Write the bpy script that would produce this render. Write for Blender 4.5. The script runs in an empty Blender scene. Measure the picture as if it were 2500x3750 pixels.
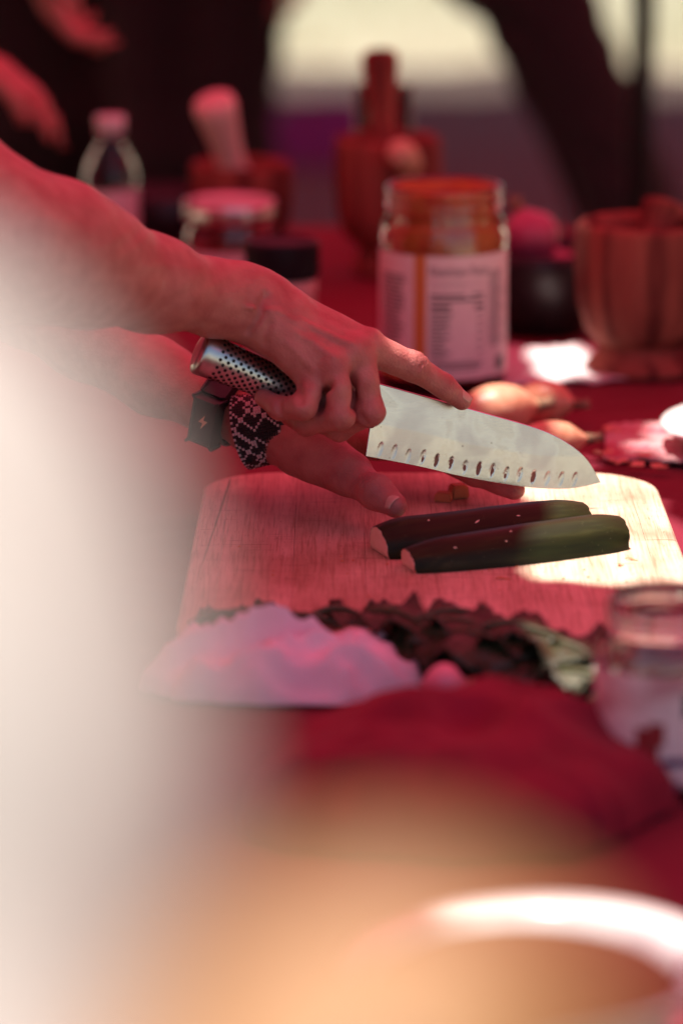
import bpy, bmesh, math, random
import numpy as np
from mathutils import Vector, Matrix, noise
from mathutils.geometry import delaunay_2d_cdt

R = math.radians
random.seed(7)
sc = bpy.context.scene
COL = sc.collection

# ------------------------------------------------------------------ camera, sky, sun, exposure
cam_data = bpy.data.cameras.new('camera')
cam = bpy.data.objects.new('camera', cam_data)
COL.objects.link(cam)
sc.camera = cam
cam.location = (0, 0, 0.62)                      # table top is z = 0, lawn is z = -0.75
cam.rotation_euler = (R(90 - 13.55), 0, 0)
cam_data.sensor_fit = 'VERTICAL'
cam_data.sensor_height = 36
cam_data.sensor_width = 24
cam_data.lens = 135
cam_data.clip_start = 0.05
cam_data.clip_end = 400
cam_data.dof.use_dof = True
cam_data.dof.focus_distance = 2.52
cam_data.dof.aperture_fstop = 3.1
cam_data.dof.aperture_blades = 9

world = bpy.data.worlds.new('World')
sc.world = world
world.use_nodes = True
wn = world.node_tree.nodes
sky = wn.new('ShaderNodeTexSky')
sky.sky_type = 'NISHITA'
sky.sun_disc = False
SUN_DIR = Vector((0.10, -0.05, -1.0)).normalized()     # the way the light travels
sky.sun_elevation = math.asin(-SUN_DIR.z)
sky.sun_rotation = R(-63)
wn['Background'].inputs['Strength'].default_value = 0.068
world.node_tree.links.new(sky.outputs[0], wn['Background'].inputs[0])

sun_data = bpy.data.lights.new('sun', 'SUN')
sun_data.energy = 5.0
sun_data.angle = R(0.7)
sun_data.color = (1.0, 0.95, 0.87)
sun = bpy.data.objects.new('sun', sun_data)
COL.objects.link(sun)
sun.rotation_euler = SUN_DIR.to_track_quat('-Z', 'Y').to_euler()
sun.location = (-3, 6, 12)

sc.view_settings.view_transform = 'Standard'
sc.view_settings.look = 'None'
sc.view_settings.gamma = 1
sc.view_settings.use_curve_mapping = False
sc.view_settings.exposure = 1.02
sc.render.engine = 'CYCLES'
sc.cycles.use_denoising = True
try:
    sc.cycles.denoiser = 'OPENIMAGEDENOISE'
    sc.cycles.denoising_input_passes = 'RGB_ALBEDO_NORMAL'
except Exception:
    pass
sc.cycles.max_bounces = 9
sc.cycles.diffuse_bounces = 4
sc.cycles.glossy_bounces = 4
sc.cycles.transmission_bounces = 8
sc.cycles.transparent_max_bounces = 8
sc.cycles.sample_clamp_indirect = 6
sc.cycles.caustics_reflective = False

# ------------------------------------------------------------------ materials
def mk(name, c1, c2=None, scale=40, rough=.6, bump=0, bscale=None, metal=0, trans=0, sss=0, sheen=0,
       stretch=(1, 1, 1), coat=0, detail=4, ior=1.45, lo=.35, hi=.65, spec=.5, translucent=0):
    m = bpy.data.materials.new(name)
    m.use_nodes = True
    nt = m.node_tree
    b = nt.nodes['Principled BSDF']
    b.inputs['Roughness'].default_value = rough
    b.inputs['Metallic'].default_value = metal
    b.inputs['Transmission Weight'].default_value = trans
    b.inputs['IOR'].default_value = ior
    b.inputs['Specular IOR Level'].default_value = spec
    b.inputs['Coat Weight'].default_value = coat
    b.inputs['Sheen Weight'].default_value = sheen
    if sss:
        b.inputs['Subsurface Weight'].default_value = sss
        b.inputs['Subsurface Radius'].default_value = (1, .35, .2)
        b.inputs['Subsurface Scale'].default_value = .006
    b.inputs['Base Color'].default_value = (*c1, 1)
    tc = nt.nodes.new('ShaderNodeTexCoord')
    mp = nt.nodes.new('ShaderNodeMapping')
    mp.inputs['Scale'].default_value = stretch
    nt.links.new(tc.outputs['Object'], mp.inputs[0])
    if c2 is not None:
        n = nt.nodes.new('ShaderNodeTexNoise')
        n.inputs['Scale'].default_value = scale
        n.inputs['Detail'].default_value = detail
        nt.links.new(mp.outputs[0], n.inputs['Vector'])
        r = nt.nodes.new('ShaderNodeValToRGB')
        r.color_ramp.elements[0].position = lo
        r.color_ramp.elements[1].position = hi
        r.color_ramp.elements[0].color = (*c1, 1)
        r.color_ramp.elements[1].color = (*c2, 1)
        nt.links.new(n.outputs['Fac'], r.inputs[0])
        nt.links.new(r.outputs[0], b.inputs['Base Color'])
    if bump:
        n2 = nt.nodes.new('ShaderNodeTexNoise')
        n2.inputs['Scale'].default_value = bscale or scale
        n2.inputs['Detail'].default_value = 5
        nt.links.new(mp.outputs[0], n2.inputs['Vector'])
        bp = nt.nodes.new('ShaderNodeBump')
        bp.inputs['Strength'].default_value = 1
        bp.inputs['Distance'].default_value = bump
        nt.links.new(n2.outputs['Fac'], bp.inputs['Height'])
        nt.links.new(bp.outputs[0], b.inputs['Normal'])
    if translucent:
        t = nt.nodes.new('ShaderNodeBsdfTranslucent')
        t.inputs[0].default_value = (*c1, 1)
        mx = nt.nodes.new('ShaderNodeMixShader')
        mx.inputs[0].default_value = translucent
        nt.links.new(b.outputs[0], mx.inputs[1])
        nt.links.new(t.outputs[0], mx.inputs[2])
        nt.links.new(mx.outputs[0], nt.nodes['Material Output'].inputs[0])
    return m

def ramp(nt, fac, stops):
    r = nt.nodes.new('ShaderNodeValToRGB')
    els = r.color_ramp.elements
    while len(els) < len(stops):
        els.new(.5)
    for e, (p, c) in zip(els, stops):
        e.position = p
        e.color = (*c, 1)
    nt.links.new(fac, r.inputs[0])
    return r

M = {}
M['cloth_red'] = mk('red_cotton', (.185, .002, .021), (.155, .002, .016), 9, .85, .0006, 900, sheen=.03)
M['cloth_red2'] = mk('red_quilted_cotton', (.255, .004, .028), (.20, .003, .020), 30, .9, .001, 500, sheen=.05)
M['lilac'] = mk('washed_lilac_cotton', (.86, .76, .81), (.80, .67, .73), 25, .9, .0008, 700, sheen=.2)
M['white_cloth'] = mk('white_paper_towel', (.66, .60, .59), (.60, .53, .53), 60, .9, .0005, 400)
M['white_glaze'] = mk('white_glazed_ceramic', (.80, .79, .76), None, rough=.18, coat=.3)
M['black_plastic'] = mk('black_plastic', (.012, .012, .015), (.014, .012, .016), 200, .42, .0001, 900, spec=.22)
M['black_gloss'] = mk('dark_glazed_stoneware', (.012, .011, .013), (.02, .016, .018), 60, .35)
M['glass'] = mk('clear_glass', (1, 1, 1), None, rough=.02, trans=1, ior=1.47)
M['plastic_clear'] = mk('clear_plastic', (.97, .97, .98), None, rough=.06, trans=1, ior=1.3)
M['steel_lid'] = mk('brushed_tin', (.75, .74, .72), (.65, .64, .63), 300, .28, metal=1)
M['wood_mortar'] = mk('turned_wood', (.30, .085, .058), (.13, .030, .022), 7, .8, .0004, 120, stretch=(6, 6, .35), lo=.44, hi=.58, spec=.3)
M['wood_pale'] = mk('pale_turned_wood', (.70, .47, .30), (.62, .39, .24), 14, .5, .0003, 100, stretch=(6, 6, .6))
M['wood_pink'] = mk('worn_pale_wood', (.74, .55, .47), (.66, .47, .40), 14, .5, stretch=(6, 6, .6))
M['sauce'] = mk('tomato_sauce', (.46, .085, .015), (.60, .23, .04), 55, .35, detail=3)
M['spice_red'] = mk('ground_paprika', (.30, .05, .03), (.22, .03, .02), 300, .9)
M['shaker_body'] = mk('pale_plastic', (.74, .58, .50), (.70, .53, .45), 40, .45)
M['spice_tan'] = mk('ground_spice', (.55, .36, .22), (.48, .29, .17), 300, .9)
M['label'] = mk('cream_paper_label', (.82, .78, .72), (.78, .73, .67), 120, .55)
M['label_pink'] = mk('pink_mottled_label', (.80, .60, .60), (.56, .26, .28), 38, .5, lo=.42, hi=.62)
M['label_orange'] = mk('orange_print', (.62, .25, .07), None, rough=.55)
M['ink'] = mk('black_ink', (.03, .02, .025), None, rough=.6)
M['ink_red'] = mk('dark_red_ink', (.28, .015, .02), None, rough=.6)
M['ink_violet'] = mk('violet_ink', (.10, .03, .12), None, rough=.6)
M['skin'] = mk('skin', (.50, .195, .165), (.375, .105, .095), 70, .44, .0006, 650, sss=.10, lo=.32, hi=.74, detail=8)
M['skin_tan'] = mk('tanned_skin', (.33, .155, .058), (.30, .135, .048), 40, .5, .0003, 600)
M['nail'] = mk('fingernail', (.68, .42, .34), (.62, .36, .28), 200, .25, coat=.3)
M['black_cloth'] = mk('black_cotton', (.010, .009, .011), (.016, .013, .016), 40, .92, .0008, 500)
M['dark_cloth'] = mk('charcoal_cotton', (.022, .016, .02), (.03, .022, .028), 40, .92, .0008, 500)
M['cream_cloth'] = mk('cream_cotton', (.455, .40, .36), (.43, .37, .33), 30, .9, .0008, 500)
M['hair_dark'] = mk('dark_hair', (.03, .018, .012), (.06, .035, .022), 260, .5, .001, 300, stretch=(1, 1, .15))
M['hair_fair'] = mk('fair_hair', (.34, .23, .12), (.46, .33, .19), 260, .5, .001, 300, stretch=(1, 1, .15))
M['shoe'] = mk('shoe_leather', (.02, .017, .016), None, rough=.5)
M['pole'] = mk('black_painted_steel', (.012, .012, .013), None, rough=.4)
M['table_leg'] = mk('grey_steel', (.22, .22, .23), None, rough=.4, metal=1)
M['table_top'] = mk('table_board', (.45, .40, .34), (.4, .35, .3), 30, .6)
M['purple'] = mk('purple_fleece', (.10, .035, .20), (.07, .03, .16), 30, .95)
M['onion'] = mk('red_onion_skin', (.50, .14, .22), (.36, .07, .15), 12, .35, stretch=(5, 5, .5))
M['shallot'] = mk('shallot_skin', (.68, .35, .22), (.58, .25, .14), 40, .4, .0003, 90, stretch=(.4, 5, 5))
M['root'] = mk('dry_root', (.38, .25, .15), (.16, .09, .05), 200, .9)
M['lemon'] = mk('lemon_peel', (.72, .52, .10), (.66, .46, .08), 120, .45, .0006, 300)
M['kale'] = mk('kale_leaf', (.036, .046, .018), (.020, .028, .012), 60, .42, .0008, 160)
M['kale_lit'] = mk('kale_leaf_lit', (.115, .14, .095), (.06, .075, .048), 70, .38, .001, 180)  # kale leaf paled as if sunlit
M['stem'] = mk('kale_stem', (.085, .095, .045), None, rough=.5)
M['flesh'] = mk('courgette_flesh', (.88, .82, .60), (.82, .74, .50), 90, .5, .0003, 300)
M['carrot'] = mk('cut_vegetable', (.62, .27, .12), (.56, .22, .09), 60, .5)
M['radish'] = mk('radish_skin', (.72, .36, .42), (.64, .22, .30), 30, .35)
M['steel_dark'] = mk('dimple_black', (.01, .009, .01), None, rough=.7)
M['steel_handle'] = mk('satin_steel_handle', (.62, .60, .585), (.52, .50, .49), 120, .30, metal=1)
M['wrist_plastic'] = mk('matt_black_rubber', (.030, .024, .030), (.022, .018, .024), 60, .55)
M['bolt_print'] = mk('gold_print', (.62, .42, .26), None, rough=.5)
M['bead_dark'] = mk('black_bead', (.016, .011, .013), None, rough=.45)
M['bead_pale'] = mk('pale_bead', (.62, .47, .50), None, rough=.4)
M['stripe_cloth'] = mk('pink_striped_cotton', (.55, .10, .14), (.62, .36, .36), 6, .85, .0005, 500, stretch=(.6, 14, 1), lo=.44, hi=.56)

def bamboo():
    m = bpy.data.materials.new('bamboo')
    m.use_nodes = True
    nt = m.node_tree
    b = nt.nodes['Principled BSDF']
    tc = nt.nodes.new('ShaderNodeTexCoord')
    def stretched(sx, sy, sc_, det):
        mp = nt.nodes.new('ShaderNodeMapping')
        mp.inputs['Scale'].default_value = (sx, sy, 1)
        nt.links.new(tc.outputs['Object'], mp.inputs[0])
        n = nt.nodes.new('ShaderNodeTexNoise')
        n.inputs['Scale'].default_value = sc_
        n.inputs['Detail'].default_value = det
        nt.links.new(mp.outputs[0], n.inputs['Vector'])
        return n
    fine = stretched(1, .035, 700, 4)
    strips = stretched(1, .02, 55, 1)
    wet = stretched(1, 1, 14, 5)
    fl = stretched(1, .12, 900, 2)
    c1 = ramp(nt, fine.outputs['Fac'], [(.30, (.44, .33, .215)), (.52, (.65, .53, .39)), (.72, (.70, .58, .44))])
    c2 = ramp(nt, strips.outputs['Fac'], [(.35, (.84, .80, .76)), (.65, (1, 1, 1))])
    c3 = ramp(nt, wet.outputs['Fac'], [(.36, (.70, .62, .57)), (.56, (1, 1, 1))])
    c4 = ramp(nt, fl.outputs['Fac'], [(.27, (.62, .55, .48)), (.36, (1, 1, 1))])
    def scars(ang, sc_):
        mp = nt.nodes.new('ShaderNodeMapping')
        mp.inputs['Rotation'].default_value = (0, 0, R(ang)); mp.inputs['Scale'].default_value = (.05, 1, 1)
        nt.links.new(tc.outputs['Object'], mp.inputs[0])
        n = nt.nodes.new('ShaderNodeTexNoise'); n.inputs['Scale'].default_value = sc_; n.inputs['Detail'].default_value = 1
        nt.links.new(mp.outputs[0], n.inputs['Vector'])
        return ramp(nt, n.outputs['Fac'], [(.235, (.55, .47, .40)), (.265, (1, 1, 1))])
    prev = c1.outputs[0]
    for c in (c2, c3, c4, scars(8, 420), scars(-24, 380), scars(70, 300)):
        mx = nt.nodes.new('ShaderNodeMixRGB')
        mx.blend_type = 'MULTIPLY'
        mx.inputs[0].default_value = 1
        nt.links.new(prev, mx.inputs[1])
        nt.links.new(c.outputs[0], mx.inputs[2])
        prev = mx.outputs[0]
    nt.links.new(prev, b.inputs['Base Color'])
    b.inputs['Roughness'].default_value = .5
    bp = nt.nodes.new('ShaderNodeBump')
    bp.inputs['Distance'].default_value = .0004
    nt.links.new(fine.outputs['Fac'], bp.inputs['Height'])
    nt.links.new(bp.outputs[0], b.inputs['Normal'])
    return m
M['bamboo'] = bamboo()

def zucchini_skin():
    m = bpy.data.materials.new('courgette_skin')
    m.use_nodes = True
    nt = m.node_tree
    b = nt.nodes['Principled BSDF']
    tc = nt.nodes.new('ShaderNodeTexCoord')
    mp = nt.nodes.new('ShaderNodeMapping')
    mp.inputs['Scale'].default_value = (.12, 1, 1)
    nt.links.new(tc.outputs['Object'], mp.inputs[0])
    n = nt.nodes.new('ShaderNodeTexNoise')
    n.inputs['Scale'].default_value = 160
    nt.links.new(mp.outputs[0], n.inputs['Vector'])
    c1 = ramp(nt, n.outputs['Fac'], [(.35, (.008, .013, .004)), (.6, (.016, .023, .006)), (.75, (.034, .040, .012))])
    v = nt.nodes.new('ShaderNodeTexVoronoi')
    v.inputs['Scale'].default_value = 420
    nt.links.new(tc.outputs['Object'], v.inputs['Vector'])
    c2 = ramp(nt, v.outputs['Distance'], [(.05, (.20, .21, .11)), (.11, (0, 0, 0))])
    n2 = nt.nodes.new('ShaderNodeTexNoise')
    n2.inputs['Scale'].default_value = 70
    nt.links.new(tc.outputs['Object'], n2.inputs['Vector'])
    g = ramp(nt, n2.outputs['Fac'], [(.52, (0, 0, 0)), (.62, (.9, .9, .9))])
    mm = nt.nodes.new('ShaderNodeMixRGB'); mm.blend_type = 'MULTIPLY'; mm.inputs[0].default_value = 1
    nt.links.new(c2.outputs[0], mm.inputs[1]); nt.links.new(g.outputs[0], mm.inputs[2])
    ad = nt.nodes.new('ShaderNodeMixRGB'); ad.blend_type = 'ADD'; ad.inputs[0].default_value = 1
    nt.links.new(c1.outputs[0], ad.inputs[1]); nt.links.new(mm.outputs[0], ad.inputs[2])
    nt.links.new(ad.outputs[0], b.inputs['Base Color'])
    b.inputs['Roughness'].default_value = .45
    b.inputs['Specular IOR Level'].default_value = .18
    bp = nt.nodes.new('ShaderNodeBump'); bp.inputs['Distance'].default_value = .0004
    nt.links.new(n.outputs['Fac'], bp.inputs['Height'])
    nt.links.new(bp.outputs[0], b.inputs['Normal'])
    return m
M['zucchini'] = zucchini_skin()

def blade_steel():
    m = bpy.data.materials.new('stained_blade_steel')
    m.use_nodes = True
    nt = m.node_tree
    b = nt.nodes['Principled BSDF']
    b.inputs['Metallic'].default_value = 1
    tc = nt.nodes.new('ShaderNodeTexCoord')
    n = nt.nodes.new('ShaderNodeTexNoise')
    n.inputs['Scale'].default_value = 26; n.inputs['Detail'].default_value = 3; n.inputs['Distortion'].default_value = .4
    nt.links.new(tc.outputs['Object'], n.inputs['Vector'])
    film = ramp(nt, n.outputs['Fac'], [(.38, (.63, .575, .57)), (.50, (.72, .675, .67)), (.53, (.645, .59, .585)), (.70, (.75, .70, .695))])
    sp = nt.nodes.new('ShaderNodeTexNoise'); sp.inputs['Scale'].default_value = 520; sp.inputs['Detail'].default_value = 1
    nt.links.new(tc.outputs['Object'], sp.inputs['Vector'])
    spots = ramp(nt, sp.outputs['Fac'], [(.20, (.45, .37, .35)), (.25, (1, 1, 1))])
    mm = nt.nodes.new('ShaderNodeMixRGB'); mm.blend_type = 'MULTIPLY'; mm.inputs[0].default_value = 1
    nt.links.new(film.outputs[0], mm.inputs[1]); nt.links.new(spots.outputs[0], mm.inputs[2])
    at = nt.nodes.new('ShaderNodeAttribute'); at.attribute_name = 'residue'
    n3 = nt.nodes.new('ShaderNodeTexNoise'); n3.inputs['Scale'].default_value = 260; n3.inputs['Detail'].default_value = 4
    nt.links.new(tc.outputs['Object'], n3.inputs['Vector'])
    th = nt.nodes.new('ShaderNodeMath'); th.operation = 'MULTIPLY'
    nt.links.new(at.outputs['Fac'], th.inputs[0]); nt.links.new(n3.outputs['Fac'], th.inputs[1])
    msk = ramp(nt, th.outputs[0], [(.34, (0, 0, 0)), (.40, (1, 1, 1))])
    mx = nt.nodes.new('ShaderNodeMixRGB')
    nt.links.new(msk.outputs[0], mx.inputs[0]); nt.links.new(mm.outputs[0], mx.inputs[1])
    mx.inputs[2].default_value = (.20, .05, .035, 1)
    nt.links.new(mx.outputs[0], b.inputs['Base Color'])
    inv = nt.nodes.new('ShaderNodeMath'); inv.operation = 'SUBTRACT'; inv.inputs[0].default_value = 1
    nt.links.new(msk.outputs[0], inv.inputs[1]); nt.links.new(inv.outputs[0], b.inputs['Metallic'])
    rr = ramp(nt, n.outputs['Fac'], [(.4, (.27, .27, .27)), (.55, (.19, .19, .19))])
    nt.links.new(rr.outputs[0], b.inputs['Roughness'])
    mp = nt.nodes.new('ShaderNodeMapping'); mp.inputs['Rotation'].default_value = (0, R(35), 0); mp.inputs['Scale'].default_value = (.06, 1, 1)
    nt.links.new(tc.outputs['Object'], mp.inputs[0])
    scn = nt.nodes.new('ShaderNodeTexNoise'); scn.inputs['Scale'].default_value = 900
    nt.links.new(mp.outputs[0], scn.inputs['Vector'])
    bp = nt.nodes.new('ShaderNodeBump'); bp.inputs['Distance'].default_value = .00002
    nt.links.new(scn.outputs['Fac'], bp.inputs['Height']); nt.links.new(bp.outputs[0], b.inputs['Normal'])
    return m
M['blade'] = blade_steel()

def grass_mat():
    m = mk('dry_lawn', (.32, .315, .205), (.41, .385, .275), 1.2, .9, .02, 60)
    return m
M['grass'] = grass_mat()
M['shade_ground'] = mk('ground_shade_dark', (.035, .024, .018), (.075, .052, .038), 25, .95, .03, 30)  # ground colour darkened to stand for the shade under the canopy
M['grass_blade'] = mk('dry_grass_blade', (.33, .33, .19), (.46, .42, .28), 3, .8)
M['canopy'] = mk('red_canopy_fabric', (.56, .046, .092), (.52, .041, .082), 20, .8, translucent=.60)

# ------------------------------------------------------------------ object helpers
def tag(o, label=None, cat=None, group=None, kind=None):
    if label: o['label'] = label
    if cat: o['category'] = cat
    if group: o['group'] = group
    if kind: o['kind'] = kind
    return o

def thing(name, label, cat, loc=(0, 0, 0), rotz=0, group=None):
    o = bpy.data.objects.new(name, None)
    o.empty_display_size = .03
    COL.objects.link(o)
    o.location = loc
    o.rotation_euler = (0, 0, rotz)
    return tag(o, label, cat, group)

def make_mesh(name, verts, faces, smooth=True):
    me = bpy.data.meshes.new(name)
    me.from_pydata([tuple(v) for v in verts], [], [tuple(f) for f in faces])
    me.validate()
    if smooth:
        me.polygons.foreach_set('use_smooth', [True] * len(me.polygons))
    me.update()
    return me

def put(name, me, mat, parent=None, worldspace=False, loc=None, rot=None):
    """Link a mesh as one object. worldspace: its vertices are in world coordinates."""
    o = bpy.data.objects.new(name, me)
    COL.objects.link(o)
    if mat is not None:
        if isinstance(mat, str):
            mat = [mat]
        me.materials.clear()
        for k in mat:
            me.materials.append(M[k])
    if parent is not None:
        o.parent = parent
        if worldspace:
            c = parent
            off = Vector((0, 0, 0))
            while c is not None:
                off += c.location
                c = c.parent
            o.location = -off
    if loc is not None: o.location = loc
    if rot is not None: o.rotation_euler = rot
    return o

def lathe(profile, seg=48, wob=0, flute=0):
    """Revolve (r, z) points about z; closed where r is 0."""
    vs, fs = [], []
    rings = []
    for r, z in profile:
        if r < 1e-6:
            rings.append([len(vs)]); vs.append((0, 0, z))
        else:
            ring = []
            for k in range(seg):
                a = 2 * math.pi * k / seg
                rr = r * (1 + wob * math.sin(3 * a + z * 40))
                if flute: rr *= 1 + flute * math.cos(14 * a)
                ring.append(len(vs)); vs.append((rr * math.cos(a), rr * math.sin(a), z))
            rings.append(ring)
    for A, B in zip(rings, rings[1:]):
        for k in range(seg):
            k2 = (k + 1) % seg
            if len(A) == 1 and len(B) == 1: continue
            if len(A) == 1: fs.append((A[0], B[k2], B[k]))
            elif len(B) == 1: fs.append((A[k], A[k2], B[0]))
            else: fs.append((A[k], A[k2], B[k2], B[k]))
    return vs, fs

def lathe_mesh(name, profile, seg=48, **kw):
    return make_mesh(name, *lathe(profile, seg, **kw))

def rot_to(v, axis='Z'):
    return Vector(v).to_track_quat(axis, 'Y').to_euler()

def tube(path, radii, seg=12, caps=True):
    """A tube through path points with a radius at each."""
    pts = [Vector(p) for p in path]
    vs, fs = [], []
    prev = None
    for i, p in enumerate(pts):
        t = (pts[min(i + 1, len(pts) - 1)] - pts[max(i - 1, 0)]).normalized()
        ref = prev if prev is not None else (Vector((0, 0, 1)) if abs(t.z) < .9 else Vector((1, 0, 0)))
        u = (ref - t * ref.dot(t)).normalized()
        w = t.cross(u)
        prev = u
        r = radii[i] if hasattr(radii, '__len__') else radii
        for k in range(seg):
            a = 2 * math.pi * k / seg
            vs.append(p + (u * math.cos(a) + w * math.sin(a)) * r)
    n = len(pts)
    for i in range(n - 1):
        for k in range(seg):
            k2 = (k + 1) % seg
            fs.append((i * seg + k, i * seg + k2, (i + 1) * seg + k2, (i + 1) * seg + k))
    if caps:
        fs.append(tuple(range(seg))[::-1])
        fs.append(tuple((n - 1) * seg + k for k in range(seg)))
    return vs, fs

def box(x0, x1, y0, y1, z0, z1, bev=0):
    bm = bmesh.new()
    bmesh.ops.create_cube(bm, size=1)
    for v in bm.verts:
        v.co = Vector((x0 + (v.co.x + .5) * (x1 - x0), y0 + (v.co.y + .5) * (y1 - y0), z0 + (v.co.z + .5) * (z1 - z0)))
    if bev:
        bmesh.ops.bevel(bm, geom=bm.edges[:], offset=bev, segments=2, affect='EDGES', profile=.6)
    me = bpy.data.meshes.new('box')
    bm.to_mesh(me); bm.free()
    return me

def grid_mesh(name, nu, nv, f, close_u=False):
    vs = [f(i / nu, j / nv) for j in range(nv + 1) for i in range(nu + (0 if close_u else 1))]
    w = nu if close_u else nu + 1
    fs = []
    for j in range(nv):
        for i in range(nu):
            i2 = (i + 1) % w
            fs.append((j * w + i, j * w + i2, (j + 1) * w + i2, (j + 1) * w + i))
    return make_mesh(name, vs, fs)

def solidify(me, t):
    bm = bmesh.new(); bm.from_mesh(me)
    bmesh.ops.recalc_face_normals(bm, faces=bm.faces)
    bmesh.ops.solidify(bm, geom=bm.faces[:], thickness=t)
    for f in bm.faces: f.smooth = True
    bm.to_mesh(me); bm.free()
    return me

def nz(x, y, z=0.0, s=1.0):
    return noise.noise(Vector((x * s, y * s, z)))

# ------------------------------------------------------------------ smooth blended bodies (distance field -> mesh)
def cap(a, b, ra, rb, n=None, f=1.0):
    return ('c', np.array(a, float), np.array(b, float), ra, rb, None if n is None else np.array(n, float) / np.linalg.norm(n), f)

def ball(a, r, n=None, f=1.0):
    return cap(a, np.array(a, float) + 1e-5, r, r, n, f)

def chain(pts, rad, **kw):
    return [cap(pts[i], pts[i + 1], rad[i], rad[i + 1], **kw) for i in range(len(pts) - 1)]

def d_prim(p, X):
    _, a, b, ra, rb, n, f = p
    ba = b - a
    l2 = max(float(ba @ ba), 1e-12)
    pa = X - a.astype(np.float32)
    h = np.clip((pa @ ba.astype(np.float32)) / l2, 0, 1)
    q = pa - h[:, None] * ba.astype(np.float32)
    if n is not None:
        w = q @ n.astype(np.float32)
        q = q + (w * (1 / f - 1))[:, None] * n.astype(np.float32)
    return np.sqrt(q[:, 0] ** 2 + q[:, 1] ** 2 + q[:, 2] ** 2) - (ra + h * (rb - ra))

def smin(a, b, k):
    h = np.maximum(k - np.abs(a - b), 0) / k
    return np.minimum(a, b) - h * h * k * .25

def d_tree(t, X, off=()):
    """t is a primitive or ('u', k, [children]) blended, or ('s', k, base, cutter) carved; off: primitives too far to matter."""
    if t[0] == 'c': return None if id(t) in off else d_prim(t, X)
    if t[0] == 'u':
        d = None
        for c in t[2]:
            e = d_tree(c, X, off)
            if e is not None: d = e if d is None else smin(d, e, t[1])
        return d
    d, e = d_tree(t[2], X, off), d_tree(t[3], X, off)
    return d if d is None or e is None else -smin(-d, e, t[1])

def prims(t):
    if t[0] == 'c': return [t]
    if t[0] == 'u': return [p for c in t[2] for p in prims(c)]
    return prims(t[2]) + prims(t[3])

def sdf_mesh(tree, h):
    """Surface nets over the blocks of a grid that the surface runs through."""
    N = 8
    P_ = prims(tree)
    lo = np.min([np.minimum(p[1] - p[3], p[2] - p[4]) for p in P_], axis=0) - 3 * h - .012
    hi = np.max([np.maximum(p[1] + p[3], p[2] + p[4]) for p in P_], axis=0) + 3 * h + .012
    nb = np.ceil((hi - lo) / (N * h)).astype(int)
    gi = np.stack(np.meshgrid(*[np.arange(n) for n in nb], indexing='ij'), -1).reshape(-1, 3)
    cen = (lo + (gi + .5) * N * h).astype(np.float32)
    d0 = d_tree(tree, cen)
    keep = np.abs(d0) < N * h * 1.35
    gi = gi[keep]; cen = cen[keep]; d0 = d0[keep]
    reach = N * h * 3.2 + .05
    far = [(id(p), d_prim(p, cen) - d0 > reach) for p in P_]
    loc = np.stack(np.meshgrid(*[np.arange(N + 1)] * 3, indexing='ij'), -1).reshape(-1, 3)
    D = np.empty((len(gi), (N + 1) ** 3), np.float32)
    step = 48
    for s in range(0, len(gi), step):
        g = gi[s:s + step]
        X = (lo + (g[:, None, :] * N + loc[None]) * h).reshape(-1, 3).astype(np.float32)
        off = {q for q, m in far if m[s:s + step].all()}
        D[s:s + step] = d_tree(tree, X, off).reshape(len(g), -1)
    D = D.reshape(-1, N + 1, N + 1, N + 1)
    ins = D < 0
    dims = nb * N + 2
    def key(c): return (c[..., 0].astype(np.int64) * dims[1] + c[..., 1]) * dims[2] + c[..., 2]
    corners = [(i, j, k) for i in (0, 1) for j in (0, 1) for k in (0, 1)]
    sl = lambda A, c: A[:, c[0]:c[0] + N, c[1]:c[1] + N, c[2]:c[2] + N]
    cnt = sum(sl(ins, c).astype(np.int8) for c in corners)
    act = (cnt > 0) & (cnt < 8)
    bi, ci, cj, ck = np.nonzero(act)
    vals = {c: D[bi, ci + c[0], cj + c[1], ck + c[2]] for c in corners}
    acc = np.zeros((len(bi), 3)); num = np.zeros(len(bi))
    for c in corners:
        for ax in range(3):
            if c[ax] == 0:
                e = list(c); e[ax] = 1; e = tuple(e)
                v0, v1 = vals[c], vals[e]
                m = (v0 < 0) != (v1 < 0)
                t = np.where(m, v0 / np.where(m, v0 - v1, 1), 0)
                pt = np.tile(np.array(c, float), (len(bi), 1)); pt[:, ax] = t
                acc[m] += pt[m]; num[m] += 1
    cell = gi[bi] * N + np.stack([ci, cj, ck], -1)
    V = lo + (cell + acc / num[:, None]) * h
    keys = key(cell)
    order = np.argsort(keys); sk = keys[order]
    F = []
    for ax in range(3):
        a1, a2 = [(1, 2), (2, 0), (0, 1)][ax]
        s0 = ins[:, :N, :N, :N]
        e = [0, 0, 0]; e[ax] = 1
        s1 = sl(ins, e)
        b_, i_, j_, k_ = np.nonzero(s0 != s1)
        base = gi[b_] * N + np.stack([i_, j_, k_], -1)
        flip = s1[b_, i_, j_, k_]
        q = []
        ok = np.ones(len(b_), bool)
        for da, db in ((0, 0), (-1, 0), (-1, -1), (0, -1)):
            c = base.copy(); c[:, a1] += da; c[:, a2] += db
            kk = key(c)
            ix = np.searchsorted(sk, kk); ix = np.minimum(ix, len(sk) - 1)
            ok &= sk[ix] == kk
            q.append(order[ix])
        q = np.stack(q, -1)
        q[flip] = q[flip][:, ::-1]
        F.append(q[ok])
    F = np.concatenate(F)
    return V, F

def np_mesh(name, V, F):
    me = bpy.data.meshes.new(name)
    me.vertices.add(len(V)); me.vertices.foreach_set('co', np.asarray(V, np.float32).ravel())
    me.loops.add(F.size); me.loops.foreach_set('vertex_index', F.ravel().astype(np.int32))
    me.polygons.add(len(F)); me.polygons.foreach_set('loop_start', np.arange(len(F), dtype=np.int32) * 4)
    me.polygons.foreach_set('use_smooth', np.ones(len(F), bool))
    me.update(calc_edges=True)
    me.validate()
    return me

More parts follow.
